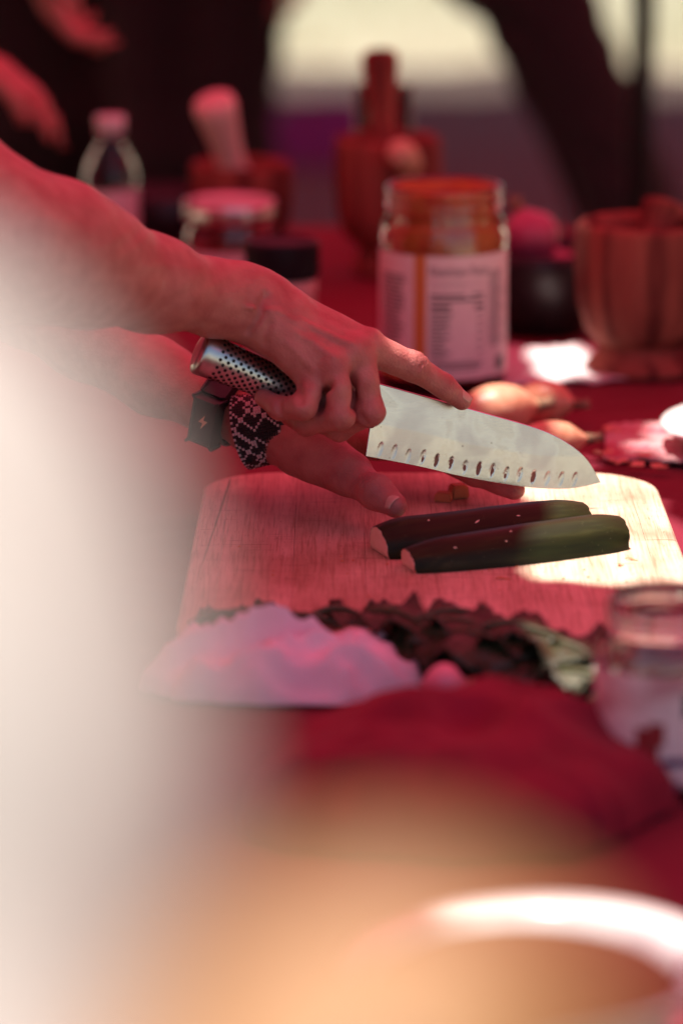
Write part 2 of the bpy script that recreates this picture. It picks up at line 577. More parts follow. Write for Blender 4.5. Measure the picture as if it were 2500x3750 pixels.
def relax(V, F, n=2, w=.5):
    for _ in range(n):
        acc = np.zeros_like(V); cnt = np.zeros(len(V))
        for a in range(4):
            b = (a + 1) % 4
            np.add.at(acc, F[:, a], V[F[:, b]]); np.add.at(cnt, F[:, a], 1)
            np.add.at(acc, F[:, b], V[F[:, a]]); np.add.at(cnt, F[:, b], 1)
        V = V + w * (acc / np.maximum(cnt, 1)[:, None] - V)
    return V

def join_np(parts):
    Vs, Fs, o = [], [], 0
    for V, F in parts:
        Vs.append(V); Fs.append(F + o); o += len(V)
    return np.concatenate(Vs), np.concatenate(Fs)

# ------------------------------------------------------------------ setting: lawn, canopy, table
GZ = -0.75
me = grid_mesh('ground', 90, 90, lambda u, v: (-150 + 300 * u, -100 + 300 * v, GZ + .02 * nz(u * 60, v * 60)))
tag(put('ground', me, 'grass'), kind='structure')

me = grid_mesh('shade_sheet', 60, 80, lambda u, v: (-2.6 + 5.2 * u, 1.5 + 9.5 * v + .25 * nz(u * 9, 0, v) * (v > .9), GZ + .028 + .012 * nz(u * 40, v * 60, 4)))
tag(put('shade_sheet', me, 'shade_ground'), kind='structure')  # dark sheet laid over the lawn to deepen the canopy's shade
rng = np.random.default_rng(3)
n_bl = 16000
gx = rng.uniform(-1.6, 1.9, n_bl); gy = rng.uniform(10.9, 18, n_bl)
hh = rng.uniform(.03, .075, n_bl); an = rng.uniform(0, 6.28, n_bl); wd = rng.uniform(.002, .004, n_bl)
lean = rng.normal(0, .02, (n_bl, 2))
gv = np.zeros((n_bl, 3, 3))
gv[:, 0] = np.stack([gx - wd * np.cos(an), gy - wd * np.sin(an), np.full(n_bl, GZ - .02)], -1)
gv[:, 1] = np.stack([gx + wd * np.cos(an), gy + wd * np.sin(an), np.full(n_bl, GZ - .02)], -1)
gv[:, 2] = np.stack([gx + lean[:, 0], gy + lean[:, 1], GZ + hh], -1)
me = make_mesh('grass', gv.reshape(-1, 3), np.arange(n_bl * 3).reshape(-1, 3), False)
tag(put('grass', me, 'grass_blade'), 'short dry grass on the sunlit lawn behind the table', 'grass', kind='stuff')

# a big red sun canopy over the table; gaps are cut to shape the sun patches
CZ = 1.45
def up_to_canopy(p):
    t = CZ - p[2]
    return Vector((p[0] - SUN_DIR.x / -SUN_DIR.z * t, p[1] - SUN_DIR.y / -SUN_DIR.z * t, CZ))
gaps = [
    # over the right half of the cutting board
    [(0.0913, 2.6066, 0.018), (0.1389, 2.6188, 0.018), (0.1942, 2.6256, 0.018), (0.2243, 2.6202, 0.018), (0.2373, 2.4929, 0.018), (0.2256, 2.3032, 0.018), (0.1792, 2.2958, 0.018),
     (0.1478, 2.3107, 0.018), (0.1222, 2.314, 0.018), (0.1155, 2.3444, 0.02), (0.1212, 2.3695, 0.035), (0.1358, 2.4366, 0.036), (0.1359, 2.4599, 0.036), (0.1094, 2.5668, 0.018)],
    # over the napkin behind the jar
    [(0.156, 3.135, 0), (0.1954, 3.1576, 0), (0.2064, 3.1018, 0), (0.2059, 3.0269, 0), (0.1754, 2.9958, 0), (0.1561, 3.0269, 0)],
    # over the white plate at the right edge
    [(0.2364, 2.8503, 0.02), (0.2701, 2.8583, 0.02), (0.2601, 2.7127, 0.02), (0.2308, 2.7201, 0.02)],
    # over the shallots
    [(0.1012, 2.8107, 0.03), (0.131, 2.859, 0.03), (0.1574, 2.8459, 0.03), (0.1556, 2.8107, 0.03), (0.1111, 2.7716, 0.03)],
    [(0.1503, 2.7497, 0.02), (0.1751, 2.7647, 0.02), (0.185, 2.7201, 0.02), (0.159, 2.7055, 0.02)],
    [(0.2108, 2.766, 0), (0.25, 2.7733, 0), (0.2536, 2.7412, 0), (0.2124, 2.7441, 0)],
    # over the right end of the greens
    [(0.1081, 2.1334, 0.03), (0.1353, 2.1055, 0.03), (0.1478, 2.0518, 0.03), (0.1451, 2.0093, 0.02), (0.1285, 1.9922, 0.03), (0.1103, 2.0084, 0.04)],
    # over the far rim of the bowl
    [(0.0426, 1.6514, 0.055), (0.092, 1.6545, 0.055), (0.1648, 1.61, 0.055), (0.1585, 1.5432, 0.055), (0.1353, 1.5787, 0.055), (0.1044, 1.5985, 0.055), (0.076, 1.6042, 0.055), (0.0412, 1.5956, 0.055)],
    # a slit above the knuckle of the knife hand
    [(0.0305, 2.445, 0.1385), (0.0484, 2.45, 0.1366), (0.057, 2.455, 0.1293), (0.0508, 2.43, 0.13), (0.0324, 2.42, 0.1386)],
]
outer = [Vector((-2.7, 1.42, CZ)), Vector((2.7, 1.30, CZ)), Vector((2.7, 10.5, CZ)), Vector((-2.7, 10.5, CZ))]
def dapple_edge(g):  # roughens the gap edges to break up the sun patches
    out_ = []
    for i in range(len(g)):
        a, b = g[i], g[(i + 1) % len(g)]
        L_ = (b - a).length; n = Vector((-(b - a).y, (b - a).x, 0)) / max(L_, 1e-6)
        for k in range(3):
            out_.append(a.lerp(b, k / 3) + n * (random.uniform(-.09, .09) * L_ if k else 0))
    return out_
polys = [outer] + [dapple_edge([up_to_canopy(p) for p in g]) for g in gaps]
verts2, edges2 = [], []
for g in polys:
    b0 = len(verts2)
    verts2 += [p.to_2d() for p in g]
    edges2 += [(b0 + i, b0 + (i + 1) % len(g)) for i in range(len(g))]
cv, _, cf, _, _, _ = delaunay_2d_cdt(verts2, edges2, [], 1, 1e-5)
def inside(p, g):
    c_ = False
    for i in range(len(g)):
        a, b = g[i], g[i - 1]
        if (a.y > p[1]) != (b.y > p[1]) and p[0] < (b.x - a.x) * (p[1] - a.y) / (b.y - a.y) + a.x: c_ = not c_
    return c_
tris = [f for f in cf if not any(inside((sum(cv[i].x for i in f) / 3, sum(cv[i].y for i in f) / 3), g) for g in polys[1:])]
can = thing('sun_canopy', 'large red fabric sun canopy stretched over the table, outside the picture', 'canopy', (0, 5.8, GZ))
put('fabric', make_mesh('fabric', [(p.x, p.y, CZ) for p in cv], tris, False), 'canopy', can, worldspace=True)
for px, py in ((-2.65, 1.5), (2.65, 1.4), (-2.65, 5.8), (2.65, 5.8), (-2.65, 10.4), (2.65, 10.4)):
    o = put('corner_pole', make_mesh('corner_pole', *tube([(px, py, GZ), (px, py, CZ - .02)], .019, 14)), 'pole', can, worldspace=True)
for sx in (-1, 1):  # unseen red sheets added to block neutral daylight from the sides and front
    side_f = lambda u, v: (sx * (2.69 + .03 * math.sin(u * 60) * v), 1.45 + 9.0 * u, CZ - .01 - 1.7 * v)
    put('side_light_blocker', grid_mesh('side_light_blocker', 120, 6, side_f), 'canopy', can, worldspace=True)
    if sx > 0: continue
    front_f = lambda u, v: (sx * (.64 + 2.03 * u), 1.40 - .06 * sx * u + .05 * math.sin(u * 34) * (.3 + v), CZ - .01 - 1.75 * v)
    put('front_light_blocker', grid_mesh('front_light_blocker', 70, 6, front_f), 'canopy', can, worldspace=True)
pl = thing('canopy_pole', 'thin black upright pole behind the table at the right', 'pole', (.372, 4.75, GZ))
put('shaft', make_mesh('shaft', *tube([(0, 0, 0), (0, 0, 1.2), (0, 0, CZ - GZ - .02)], .0155, 16)), 'pole', pl)
put('foot_plate', box(-.07, .07, -.07, .07, 0, .012, .003), 'pole', pl)

# table and cloth
TX0, TX1, TY0, TY1 = -.46, .46, 1.36, 3.80
tb = thing('folding_table', 'long folding table hidden under the red tablecloth', 'table', (0, 2.58, GZ))
put('table_top', box(TX0, TX1, TY0, TY1, -.034, -.006, .004), 'table_top', tb, worldspace=True)
for x in (TX0 + .08, TX1 - .08):
    for y in (TY0 + .25, TY1 - .25):
        put('leg', make_mesh('leg', *tube([(x, y, GZ), (x, y, -.034)], .014, 12)), 'table_leg', tb, worldspace=True)
def cloth_f(u, v):
    # u across, v along; hanging sides fold down past the table edge
    W, L, drop = TX1 - TX0, TY1 - TY0, .28
    sx = (u - .5) * (W + 2 * drop); sy = (v - .5) * (L + 2 * drop)
    x = max(-W / 2, min(W / 2, sx)); y = max(-L / 2, min(L / 2, sy))
    ox, oy = sx - x, sy - y
    d = math.hypot(ox, oy) if (ox and oy) else abs(ox) + abs(oy)
    fold = .022 * math.sin(sy * 22 + 1.3 * math.sin(sy * 5)) * min(1, d / .2) if ox else .022 * math.sin(sx * 24) * min(1, d / .2)
    sg = lambda q: (q > 0) - (q < 0)
    x += sg(ox) * (.008 + fold + .05 * d); y += sg(oy) * (.008 + fold + .05 * d)
    z = -d if d else -.0008 - .0032 * max(0, 1 - 5 * abs(nz(sx, sy, 3.1, 7))) ** 2 - .0016 * abs(nz(sx, sy, 8.1, 23))
    return (x, y + (TY0 + TY1) / 2, min(z, -.0004))
cl_ = put('tablecloth', grid_mesh('tablecloth', 110, 220, cloth_f), 'cloth_red')
md = cl_.modifiers.new('thickness', 'SOLIDIFY'); md.thickness = .0012; md.offset = -1
tag(cl_, 'red cotton tablecloth spread over the long table', 'tablecloth')

# ------------------------------------------------------------------ cutting board
bd = thing('cutting_board', 'pale bamboo cutting board with rounded corners under the courgettes', 'cutting board', (.06, 2.39, 0))
def board_outline():
    pts = []
    x0, x1, y0, y1 = -.160, .162, -.232, .228
    cr, k = .052, .006
    for cx, cy, a0 in ((x1 - cr, y1 - cr, 0), (x0 + cr, y1 - cr, 90), (x0 + cr, y0 + cr, 180), (x1 - cr, y0 + cr, 270)):
        for i in range(13):
            a = R(a0 + 90 * i / 12)
            px, py = cx + cr * math.cos(a), cy + cr * math.sin(a)
            px *= 1 - .05 * (py / .23) ** 2 * (1 if py > 0 else .4)
            pts.append((px, py))
    return pts
def board_piece(name, xa, xb):
    bm = bmesh.new()
    vs = [bm.verts.new((x, y, 0)) for x, y in board_outline()]
    bm.faces.new(vs)
    for x, n in ((xa, -1), (xb, 1)):
        if x is not None:
            g = bm.verts[:] + bm.edges[:] + bm.faces[:]
            bmesh.ops.bisect_plane(bm, geom=g, plane_co=(x, 0, 0), plane_no=(n, 0, 0), clear_outer=True)
    ext = bmesh.ops.extrude_face_region(bm, geom=bm.faces[:])
    bmesh.ops.translate(bm, vec=(0, 0, .018), verts=[e for e in ext['geom'] if isinstance(e, bmesh.types.BMVert)])
    bmesh.ops.recalc_face_normals(bm, faces=bm.faces)
    rim = [e for e in bm.edges if abs(e.verts[0].co.z - e.verts[1].co.z) < 1e-5
           and not any(x is not None and all(abs(v.co.x - x) < 1e-4 for v in e.verts) for x in (xa, xb))]
    bmesh.ops.bevel(bm, geom=rim, offset=.0035, segments=3, affect='EDGES', profile=.5)
    me = bpy.data.meshes.new(name); bm.to_mesh(me); bm.free()
    return me
cuts = [None, -.137, -.0905, -.045, 0.0, .0455, .091, .137, None]
for a, b in zip(cuts, cuts[1:]):
    o = put('bamboo_strip', board_piece('bamboo_strip', a + .0001 if a is not None else None, b - .0001 if b is not None else None), 'bamboo', bd)
    o.location.z = random.uniform(-.00012, .00012) + .0003

# ------------------------------------------------------------------ courgette halves
def courgette(label, A, B, ra, rb, bend):
    A, B = Vector(A), Vector(B)
    ax = (B - A); L = ax.length; yaw = math.atan2(ax.y, ax.x)
    t = thing('courgette_half', label, 'courgette', (A.x, A.y, .0186), yaw, 'halved courgettes on the board')
    def prof(u):
        r = ra + (rb - ra) * u ** .8 + .0005 * math.sin(u * 7 + ra * 999)
        return r * (1 - .24 * max(0, 1 - u / .17) ** 2) * (1 - .16 * max(0, (u - .86) / .14) ** 2)
    nu, nv = 70, 26
    def f(u, v):
        a = math.pi * v
        ridge = 1 + .007 * math.cos(a * 9 + .5) + .016 * nz(u * 6, v * 5, ra * 900)
        r = prof(u) * ridge
        rag = .0012 * nz(v * 14, 3.3, rb * 100) * (1 if u in (0, 1) else 0)
        lean = -.10 * r * math.cos(a) * max(0, 1 - u * 6)
        slant = .006 * math.sin(a) * (1 if u > .5 else -1) * abs(2 * u - 1) ** 6
        return (u * L + slant * .4 + rag + lean, bend * math.sin(math.pi * u) - r * math.cos(a), r * math.sin(a) * 1.04)
    put('skin', grid_mesh('skin', nu, nv, f), 'zucchini', t)
    for u, s in ((0, -1), (1, 1)):
        ring = [f(u, j / nv) for j in range(nv + 1)]
        vs = [(p[0], p[1] * .985, p[2] * .985) for p in ring]
        put('cut_end', make_mesh('cut_end', vs, [tuple(range(len(vs)))[::s]], False), 'flesh', t)
    put('cut_side', make_mesh('cut_side', [f(i / nu, 0) for i in range(nu + 1)] + [f(i / nu, 1) for i in range(nu + 1)],
        [(i, nu + 1 + i, nu + 2 + i, i + 1) for i in range(nu)], False), 'flesh', t)
    # nicks in the skin and clinging shavings
    for k in range(3):
        u = random.uniform(.12, .95); v = random.uniform(.25, .6); ln = random.uniform(.002, .006); tw = random.uniform(-.5, .5)
        p = Vector(f(u, v)); n = Vector((0, p.y - bend * math.sin(math.pi * u), p.z)).normalized()
        e1 = Vector((math.cos(tw), 0, 0)) + n.cross(Vector((1, 0, 0))) * math.sin(tw)
        e2 = n.cross(e1); c = p + n * .0002
        vs = [c - e1 * ln / 2, c + e2 * .0006, c + e1 * ln / 2, c - e2 * .0006, c + n * .0006]
        put('nick', make_mesh('nick', vs, [(0, 3, 4), (3, 2, 4), (2, 1, 4), (1, 0, 4)]), 'flesh', t)
    return t
courgette('dark green courgette half nearer the camera, its right end in sunlight', (.0425, 2.3430, 0), (.177, 2.4085, 0), .0170, .0212, -.004)
courgette('dark green courgette half lying behind the other one under the thumb', (.0245, 2.3830, 0), (.156, 2.448, 0), .0222, .0205, -.003)

# scraps on the board
def wedge(name, label, loc, s, rz, mat, cat):
    bm = bmesh.new()
    bmesh.ops.create_cube(bm, size=1)
    for v in bm.verts:
        v.co = Vector((v.co.x * s[0] * (1 if v.co.z < 0 else .82), v.co.y * s[1], (v.co.z + .5) * s[2]))
    bmesh.ops.bevel(bm, geom=bm.edges[:], offset=min(s) * .12, segments=2, affect='EDGES')
    me = bpy.data.meshes.new(name); bm.to_mesh(me); bm.free()
    o = put(name, me, mat, None, loc=loc, rot=(0, 0, rz))
    return tag(o, label, cat)
wedge('vegetable_cube', 'larger reddish vegetable cube behind the courgettes on the board', (0.0793, 2.5383, 0.0186), (.013, .011, .009), .3, 'carrot', 'vegetable piece')
wedge('vegetable_wedge', 'low reddish vegetable wedge left of the cube behind the thumb', (0.0689, 2.5281, 0.0186), (.012, .010, .006), -.2, 'carrot', 'vegetable piece')
def sliver(loc, ln, rz, label):
    def f(u, v):
        w = .0011 * math.sin(math.pi * min(.98, max(.02, u)))
        return ((u - .5) * ln, (v - .5) * 2 * w + .0015 * math.sin(u * 3), .0006 * math.sin(u * 6) + .0009)
    o = put('courgette_sliver', solidify(grid_mesh('courgette_sliver', 8, 2, f), .0006), 'carrot', None, loc=loc, rot=(0, 0, rz))
    tag(o, label, 'sliver', 'slivers on the board')
sliver((0.1006, 2.316, 0.0186), .010, .05, 'thin sliver on the board in front of the near courgette')
sliver((0.1837, 2.3644, 0.0186), .009, -.5, 'curled sliver beside the sunlit courgette end')
sliver((0.1763, 2.3499, 0.0186), .005, .6, 'smallest sliver near the front right courgette end')

cv_, cf_ = [], []
for k in range(70):
    x, y = random.gauss(.09, .07), random.gauss(2.33, .09)
    if not (-.09 < x < .21 and 2.17 < y < 2.60): continue
    s_ = random.uniform(.0004, .0011); b0 = len(cv_); el = random.uniform(.8, 2.2); a_ = random.uniform(0, 3.1)
    for dx, dy, dz in ((-1, 0, 0), (1, 0, 0), (0, -1, 0), (0, 1, 0), (0, 0, 1.0), (0, 0, -.3)):
        cv_.append((x + s_ * (dx * el * math.cos(a_) - dy * math.sin(a_)), y + s_ * (dx * el * math.sin(a_) + dy * math.cos(a_)), .0189 + dz * s_))
    cf_ += [(b0 + 0, b0 + 2, b0 + 4), (b0 + 2, b0 + 1, b0 + 4), (b0 + 1, b0 + 3, b0 + 4), (b0 + 3, b0, b0 + 4), (b0 + 2, b0, b0 + 5), (b0 + 1, b0 + 2, b0 + 5), (b0 + 3, b0 + 1, b0 + 5), (b0, b0 + 3, b0 + 5)]
tag(put('crumbs', make_mesh('crumbs', cv_, cf_, False), 'carrot'), 'tiny vegetable crumbs strewn over the cutting board', 'crumbs', kind='stuff')

# ------------------------------------------------------------------ knife
H0, T0 = Vector((0.0154, 2.45, 0.0673)), Vector((0.1736, 2.51, 0.0358))
KX = (T0 - H0).normalized()
KUP = Vector((0, .13, 1))
KN = KX.cross(KUP).normalized()          # towards the camera
if KN.y > 0: KN = -KN
KZ = KN.cross(KX).normalized()
if KZ.z < 0: KZ = -KZ
kn = thing('kitchen_knife', 'broad kitchen knife with dimpled blade and steel handle held over the courgettes', 'knife', H0)
LB = (T0 - H0).length
# outline in blade coordinates (metres from the heel, along and across)
edge_pts = [(-0.00034, -0.00001), (0.03880, -0.00292), (0.07215, -0.00650), (0.11399, -0.00872), (0.13904, -0.00798), (0.15556, -0.00546), (0.17209, -0.00027)]
spine_pts = [(-0.00688, 0.04948), (0.00639, 0.04779), (0.07052, 0.03860), (0.09261, 0.03545), (0.11620, 0.03183), (0.13391, 0.02755), (0.14981, 0.02070), (0.16105, 0.01275), (0.17205, 0.00002)]
dimples = [(0.00980, 0.00535), (0.01988, 0.00466), (0.03015, 0.00284), (0.04075, 0.00335), (0.05074, 0.00177), (0.06125, 0.00110), (0.07161, -0.00046), (0.08176, -0.00030), (0.09166, -0.00046), (0.10208, -0.00174), (0.11192, -0.00104), (0.12200, -0.00178), (0.13230, -0.00162), (0.14255, -0.00088), (0.15251, -0.00018)]
def interp(pts, x):
    xs = [p[0] for p in pts]; ys = [p[1] for p in pts]
    return float(np.interp(x, xs, ys))
sx_ = np.array([p[0] for p in spine_pts]); 
def smooth_curve(pts):
    # dense Catmull-Rom so that the outline has no corners
    out = []
    P4 = [pts[0]] + list(pts) + [pts[-1]]
    for i in range(1, len(P4) - 2):
        p0, p1, p2, p3 = [np.array(q, float) for q in P4[i - 1:i + 3]]
        for k in range(12):
            t = k / 12
            out.append(.5 * ((2 * p1) + (-p0 + p2) * t + (2 * p0 - 5 * p1 + 4 * p2 - p3) * t * t + (-p0 + 3 * p1 - 3 * p2 + p3) * t ** 3))
    out.append(np.array(pts[-1], float))
    return [tuple(q) for q in out]
edge_c, spine_c = smooth_curve(edge_pts), smooth_curve(spine_pts)
nu, nv = 330, 72
bv, bf, res = [], [], []
cache_ = {}
def blade_pt(u, v, side):
    xe0 = 0.0005
    xe = xe0 + (edge_c[-1][0] - xe0) * u
    if u not in cache_: cache_[u] = (interp(edge_c, xe), max(interp(spine_c, xe), interp(edge_c, xe) + .00005))
    ye, ys = cache_[u]
    vv = v ** 1.35
    y = ye + (ys - ye) * vv
    x = xe
    hgt = y - ye
    th = .00012 + min(1, hgt / .022) * .00078 * (1 - .45 * u)
    r = 0
    for q, (dx, dy) in enumerate(dimples):
        e = ((x - dx - (y - dy) * .12) / .0019) ** 2 + ((y - dy) / .0050) ** 2
        if e < 1:
            th -= min(.00042, th * .75) * (1 - e) ** .6
            r = (1 - e * .6) * (1.0 if 3 <= q <= 11 else .45) * (.75 + .5 * ((q * 37) % 10) / 10)
    return x, y, th * side, r
for side in (1, -1):
    for j in range(nv + 1):
        for i in range(nu + 1):
            x, y, n_, r = blade_pt(i / nu, j / nv, side)
            bv.append(KX * x + KZ * y + KN * n_); res.append(r if side > 0 else 0)
W_ = nu + 1; off = W_ * (nv + 1)
for j in range(nv):
    for i in range(nu):
        a = j * W_ + i
        bf.append((a, a + 1, a + W_ + 1, a + W_))
        bf.append((off + a, off + a + W_, off + a + W_ + 1, off + a + 1))
for i in range(nu):
    bf.append((i, off + i, off + i + 1, i + 1)); a = nv * W_ + i
    bf.append((a, a + 1, off + a + 1, off + a))
for j in range(nv):
    a = j * W_
    bf.append((a, a + W_, off + a + W_, off + a))
me = make_mesh('blade', bv, bf)
at = me.attributes.new('residue', 'FLOAT', 'POINT'); at.data.foreach_set('value', res)
bl = put('blade', me, 'blade', kn)
# handle: rounded steel, slightly swollen, studded with black dimples
hp = [(-0.0927, 2.419, 0.1433), (-0.0795, 2.422, 0.137), (-0.0587, 2.428, 0.1267), (-0.0377, 2.434, 0.1163), (-0.0153, 2.44, 0.1087), (0.0045, 2.446, 0.1022), (0.0222, 2.452, 0.0963)]
hp = [Vector(p) - H0 for p in smooth_curve(hp)]
hl = [0]
for a, b in zip(hp, hp[1:]): hl.append(hl[-1] + (b - a).length)
def handle_frame(s):
    for i in range(len(hp) - 1):
        if s <= hl[i + 1] or i == len(hp) - 2:
            t = min(1, (s - hl[i]) / (hl[i + 1] - hl[i])); p = hp[i].lerp(hp[i + 1], t); d = (hp[i + 1] - hp[i]).normalized()
            break
    u = (KZ - d * KZ.dot(d)).normalized()
    return p, d, u, d.cross(u)
HL = hl[-1]
def handle_r(s):
    q = s / HL
    e = .0140 * (1 - .18 * math.sin(math.pi * min(1, q * 1.15))) * (1 - .25 * max(0, q - .75) / .25)
    if s < .004: e *= math.sqrt(max(0, 1 - ((.004 - s) / .004) ** 2)) * .35 + .65
    return e
def handle_f(u, v):
    s = HL * v
    p, d, uu, w = handle_frame(s); a = 2 * math.pi * u
    r = handle_r(s)
    return p + uu * math.cos(a) * r * 1.06 + w * math.sin(a) * r * .86
me = grid_mesh('handle', 40, 90, handle_f, close_u=True)
hd = put('handle', me, 'steel_handle', kn)
p, d, uu, w = handle_frame(0)
vs = [p - d * .0012] + [handle_f(i / 40, 0) for i in range(40)]
put('butt_cap', make_mesh('butt_cap', vs, [(0, 1 + i, 1 + (i + 1) % 40) for i in range(40)]), 'steel_handle', kn)
dot_v, dot_f = [], []
row = 0; s = .0135
while s < HL * .8:
    for k in range(16):
        u = (k + .5 * (row % 2)) / 16
        c = Vector(handle_f(u, s / HL)); c2 = Vector(handle_f(u + .01, s / HL)); c3 = Vector(handle_f(u, (s + .001) / HL))
        e1 = (c2 - c).normalized(); e2 = (c3 - c).normalized(); n = e1.cross(e2).normalized()
        pc, _, _, _ = handle_frame(s)
        if n.dot(c - pc) < 0: n = -n
        b0 = len(dot_v)
        dot_v.append(c + n * .00005)
        for m_ in range(8):
            a = math.pi * m_ / 4
            dot_v.append(c + n * .00022 + e1 * math.cos(a) * .00118 + e2 * math.sin(a) * .00118)
        dot_f += [(b0, b0 + 1 + m_, b0 + 1 + (m_ + 1) % 8) for m_ in range(8)]
    s += .0028; row += 1
o = put('dimple_pattern', make_mesh('dimple_pattern', dot_v, dot_f, False), 'steel_dark', kn); o['kind'] = 'stuff'

# ------------------------------------------------------------------ people
def V3(p): return np.array(p, float)

def hand_prims(wr, fwd, pn, side, s=1.0, curl=.35):
    """A relaxed hand: wr wrist, fwd along the hand, pn out of the palm, side towards the thumb."""
    wr, fwd, pn, side = V3(wr), V3(fwd) / np.linalg.norm(fwd), V3(pn) / np.linalg.norm(pn), V3(side) / np.linalg.norm(side)
    base, fingers = [], []
    for k, (o, L, ln) in enumerate(((.027, .092, .075), (.009, .096, .083), (-.009, .091, .076), (-.025, .083, .060))):
        m = wr + (fwd * L + side * o) * s
        base.append(cap(wr + side * o * .55 * s, m, .016 * s, .0115 * s))
        pts = [m]; a = curl * .6; rad = [.0105 * s]
        for q, fr in enumerate((.46, .30, .24)):
            d = fwd * math.cos(a) + pn * math.sin(a)
            pts.append(pts[-1] + d * ln * fr * s * 1.05); a += curl * 1.3; rad.append((.0092 - .0012 * q) * s)
        fingers.append(('u', .003 * s, chain(pts, rad)))
    t0 = wr + (side * .022 + fwd * .02) * s
    t1 = t0 + (side * .022 + fwd * .032 + pn * .015) * s
    t2 = t1 + (side * .008 + fwd * .03 + pn * .010) * s
    t3 = t2 + (fwd * .024 + pn * .006) * s
    fingers.append(('u', .004 * s, chain([t0, t1, t2, t3], [.016 * s, .0125 * s, .0105 * s, .0085 * s])))
    return ('u', .006 * s, [('u', .008 * s, base), ('u', .0012 * s, fingers)])

def head_tree(c, face, r=.095):
    """Skull, jaw, nose, ears and brow about centre c, looking along face."""
    c, f = V3(c), V3(face) / np.linalg.norm(face)
    up = np.array([0, 0, 1.]); sd = np.cross(f, up); sd /= np.linalg.norm(sd)
    pr = [cap(c - f * .022 + up * .03, c + f * .022 + up * .025, .086, .078, sd, .92), cap(c + f * .03 - up * .02, c + f * .048 - up * .078, .062, .034, sd, .95),
          cap(c + f * .092 + up * .022, c + f * .108 - up * .022, .008, .013), ball(c + f * .086 - up * .058, .014, up, .5),
          ball(c + sd * .080 - up * .005, .026, sd, .35), ball(c - sd * .080 - up * .005, .026, sd, .35),
          cap(c + f * .078 + sd * .04 + up * .032, c + f * .078 - sd * .04 + up * .032, .014, .014)]
    head = ('u', .018, pr)
    sockets = ('u', .004, [ball(c + f * .094 + sd * .032 + up * .010, .014), ball(c + f * .094 - sd * .032 + up * .010, .014)])
    eyes = ('u', .002, [ball(c + f * .076 + sd * .032 + up * .010, .0125), ball(c + f * .076 - sd * .032 + up * .010, .0125)])
    return ('u', .003, [('s', .012, head, sockets), eyes])

def hair_tree(c, face):
    c, f = V3(c), V3(face) / np.linalg.norm(face)
    up = np.array([0, 0, 1.])
    return ('u', .03, [cap(c - f * .035 + up * .045, c + f * .015 + up * .055, .093, .078), cap(c - f * .055 + up * .02, c - f * .06 - up * .09, .075, .055)])

def figure(name, label, J, top, bottom, hair, skin='skin', vox=.009, sleeve=.9, arms=True, extra_body=None, group=None):
    """A clothed person from joint positions J; body is one mesh, clothing and hair are its children."""
    base = ((J['an'][0][0] + J['an'][1][0]) / 2, (J['an'][0][1] + J['an'][1][1]) / 2, GZ)
    t = thing(name, label, 'person', base, 0, group)
    pel, chest, neck, hd = V3(J['pelvis']), V3(J['chest']), V3(J['neck']), V3(J['head'])
    face = J['face']; fv = V3(face) / np.linalg.norm(face)
    parts = [head_tree(hd, face), cap(neck - np.array([0, 0, .05]), hd - np.array([0, 0, .06]), .058, .052)]
    torso = [cap(pel, (pel + chest) / 2, .150, .140, fv, .74), cap((pel + chest) / 2, chest, .140, .165, fv, .70), cap(chest, neck, .15, .07, fv, .7)]
    shirt = list(torso)
    for sh, el, wr in zip(J['sh'], J['el'], J['wr']):
        sh, el, wr = V3(sh), V3(el), V3(wr)
        torso.append(cap(sh, el, .050, .040))
        shirt.append(cap(chest + (sh - chest) * .45 + np.array([0, 0, .03]), sh, .085, .066))
        shirt.append(cap(sh, sh + (el - sh) * sleeve, .064, .058 if sleeve < .95 else .060))
        if sleeve > .98: shirt.append(cap(el, wr, .060, .040))
        parts += [cap(sh, el, .046, .040), cap(el, el + (wr - el) * .35, .040, .041), cap(el + (wr - el) * .35, wr, .041, .027)]
    for hnd in J.get('hands', []): parts.append(hand_prims(*hnd))
    if extra_body: parts += extra_body
    V, F = sdf_mesh(('u', .022, parts + [cap(neck, chest, .09, .11, fv, .7)]), vox)
    body = put('body', np_mesh('body', relax(V, F, 1), F), skin, t, worldspace=True)
    V, F = sdf_mesh(('u', .05, shirt), vox * 1.15)
    V = relax(V, F, 2)
    # cloth creases
    V = V + .006 * np.stack([np.sin(V[:, 2] * 70 + 9 * np.sin(V[:, 0] * 17)), np.cos(V[:, 2] * 55 + V[:, 1] * 30), 0 * V[:, 0]], -1) * .6
    put('shirt', np_mesh('shirt', V, F), top, t, worldspace=True)
    legs = [cap(pel + np.array([0, 0, .02]), pel - np.array([0, 0, .06]), .155, .150, fv, .8)]
    for hp_, kn_, an_ in zip(J['hip'], J['kn'], J['an']):
        legs += [cap(hp_, kn_, .092, .066), cap(kn_, an_, .066, .052)]
        a = V3(an_)
        V, F = sdf_mesh(('u', .03, [cap(a + np.array([0, 0, .0]) - fv * .03, a + fv * .06 - np.array([0, 0, .02]), .042, .042), cap(a + fv * .03 - np.array([0, 0, .025]), a + fv * .15 - np.array([0, 0, .03]), .044, .034)]), .009)
        V[:, 2] = np.maximum(V[:, 2], GZ + .004)
        put('shoe', np_mesh('shoe', V, F), 'shoe', t, worldspace=True)
    V, F = sdf_mesh(('u', .04, legs), vox * 1.15)
    V = relax(V, F, 2)
    V = V + (.004 * np.sin(V[:, 2] * 90 + 6 * np.sin(V[:, 0] * 20)))[:, None] * np.array([.7, .7, 0])
    put('trousers', np_mesh('trousers', V, F), bottom, t, worldspace=True)
    V, F = sdf_mesh(hair_tree(hd, face), .008)
    V = V + (.004 * np.sin(V[:, 0] * 260 + 5 * np.sin(V[:, 2] * 30)))[:, None] * np.array([.5, .8, .2])
    put('hair', np_mesh('hair', V, F), hair, t, worldspace=True)
    return t, body

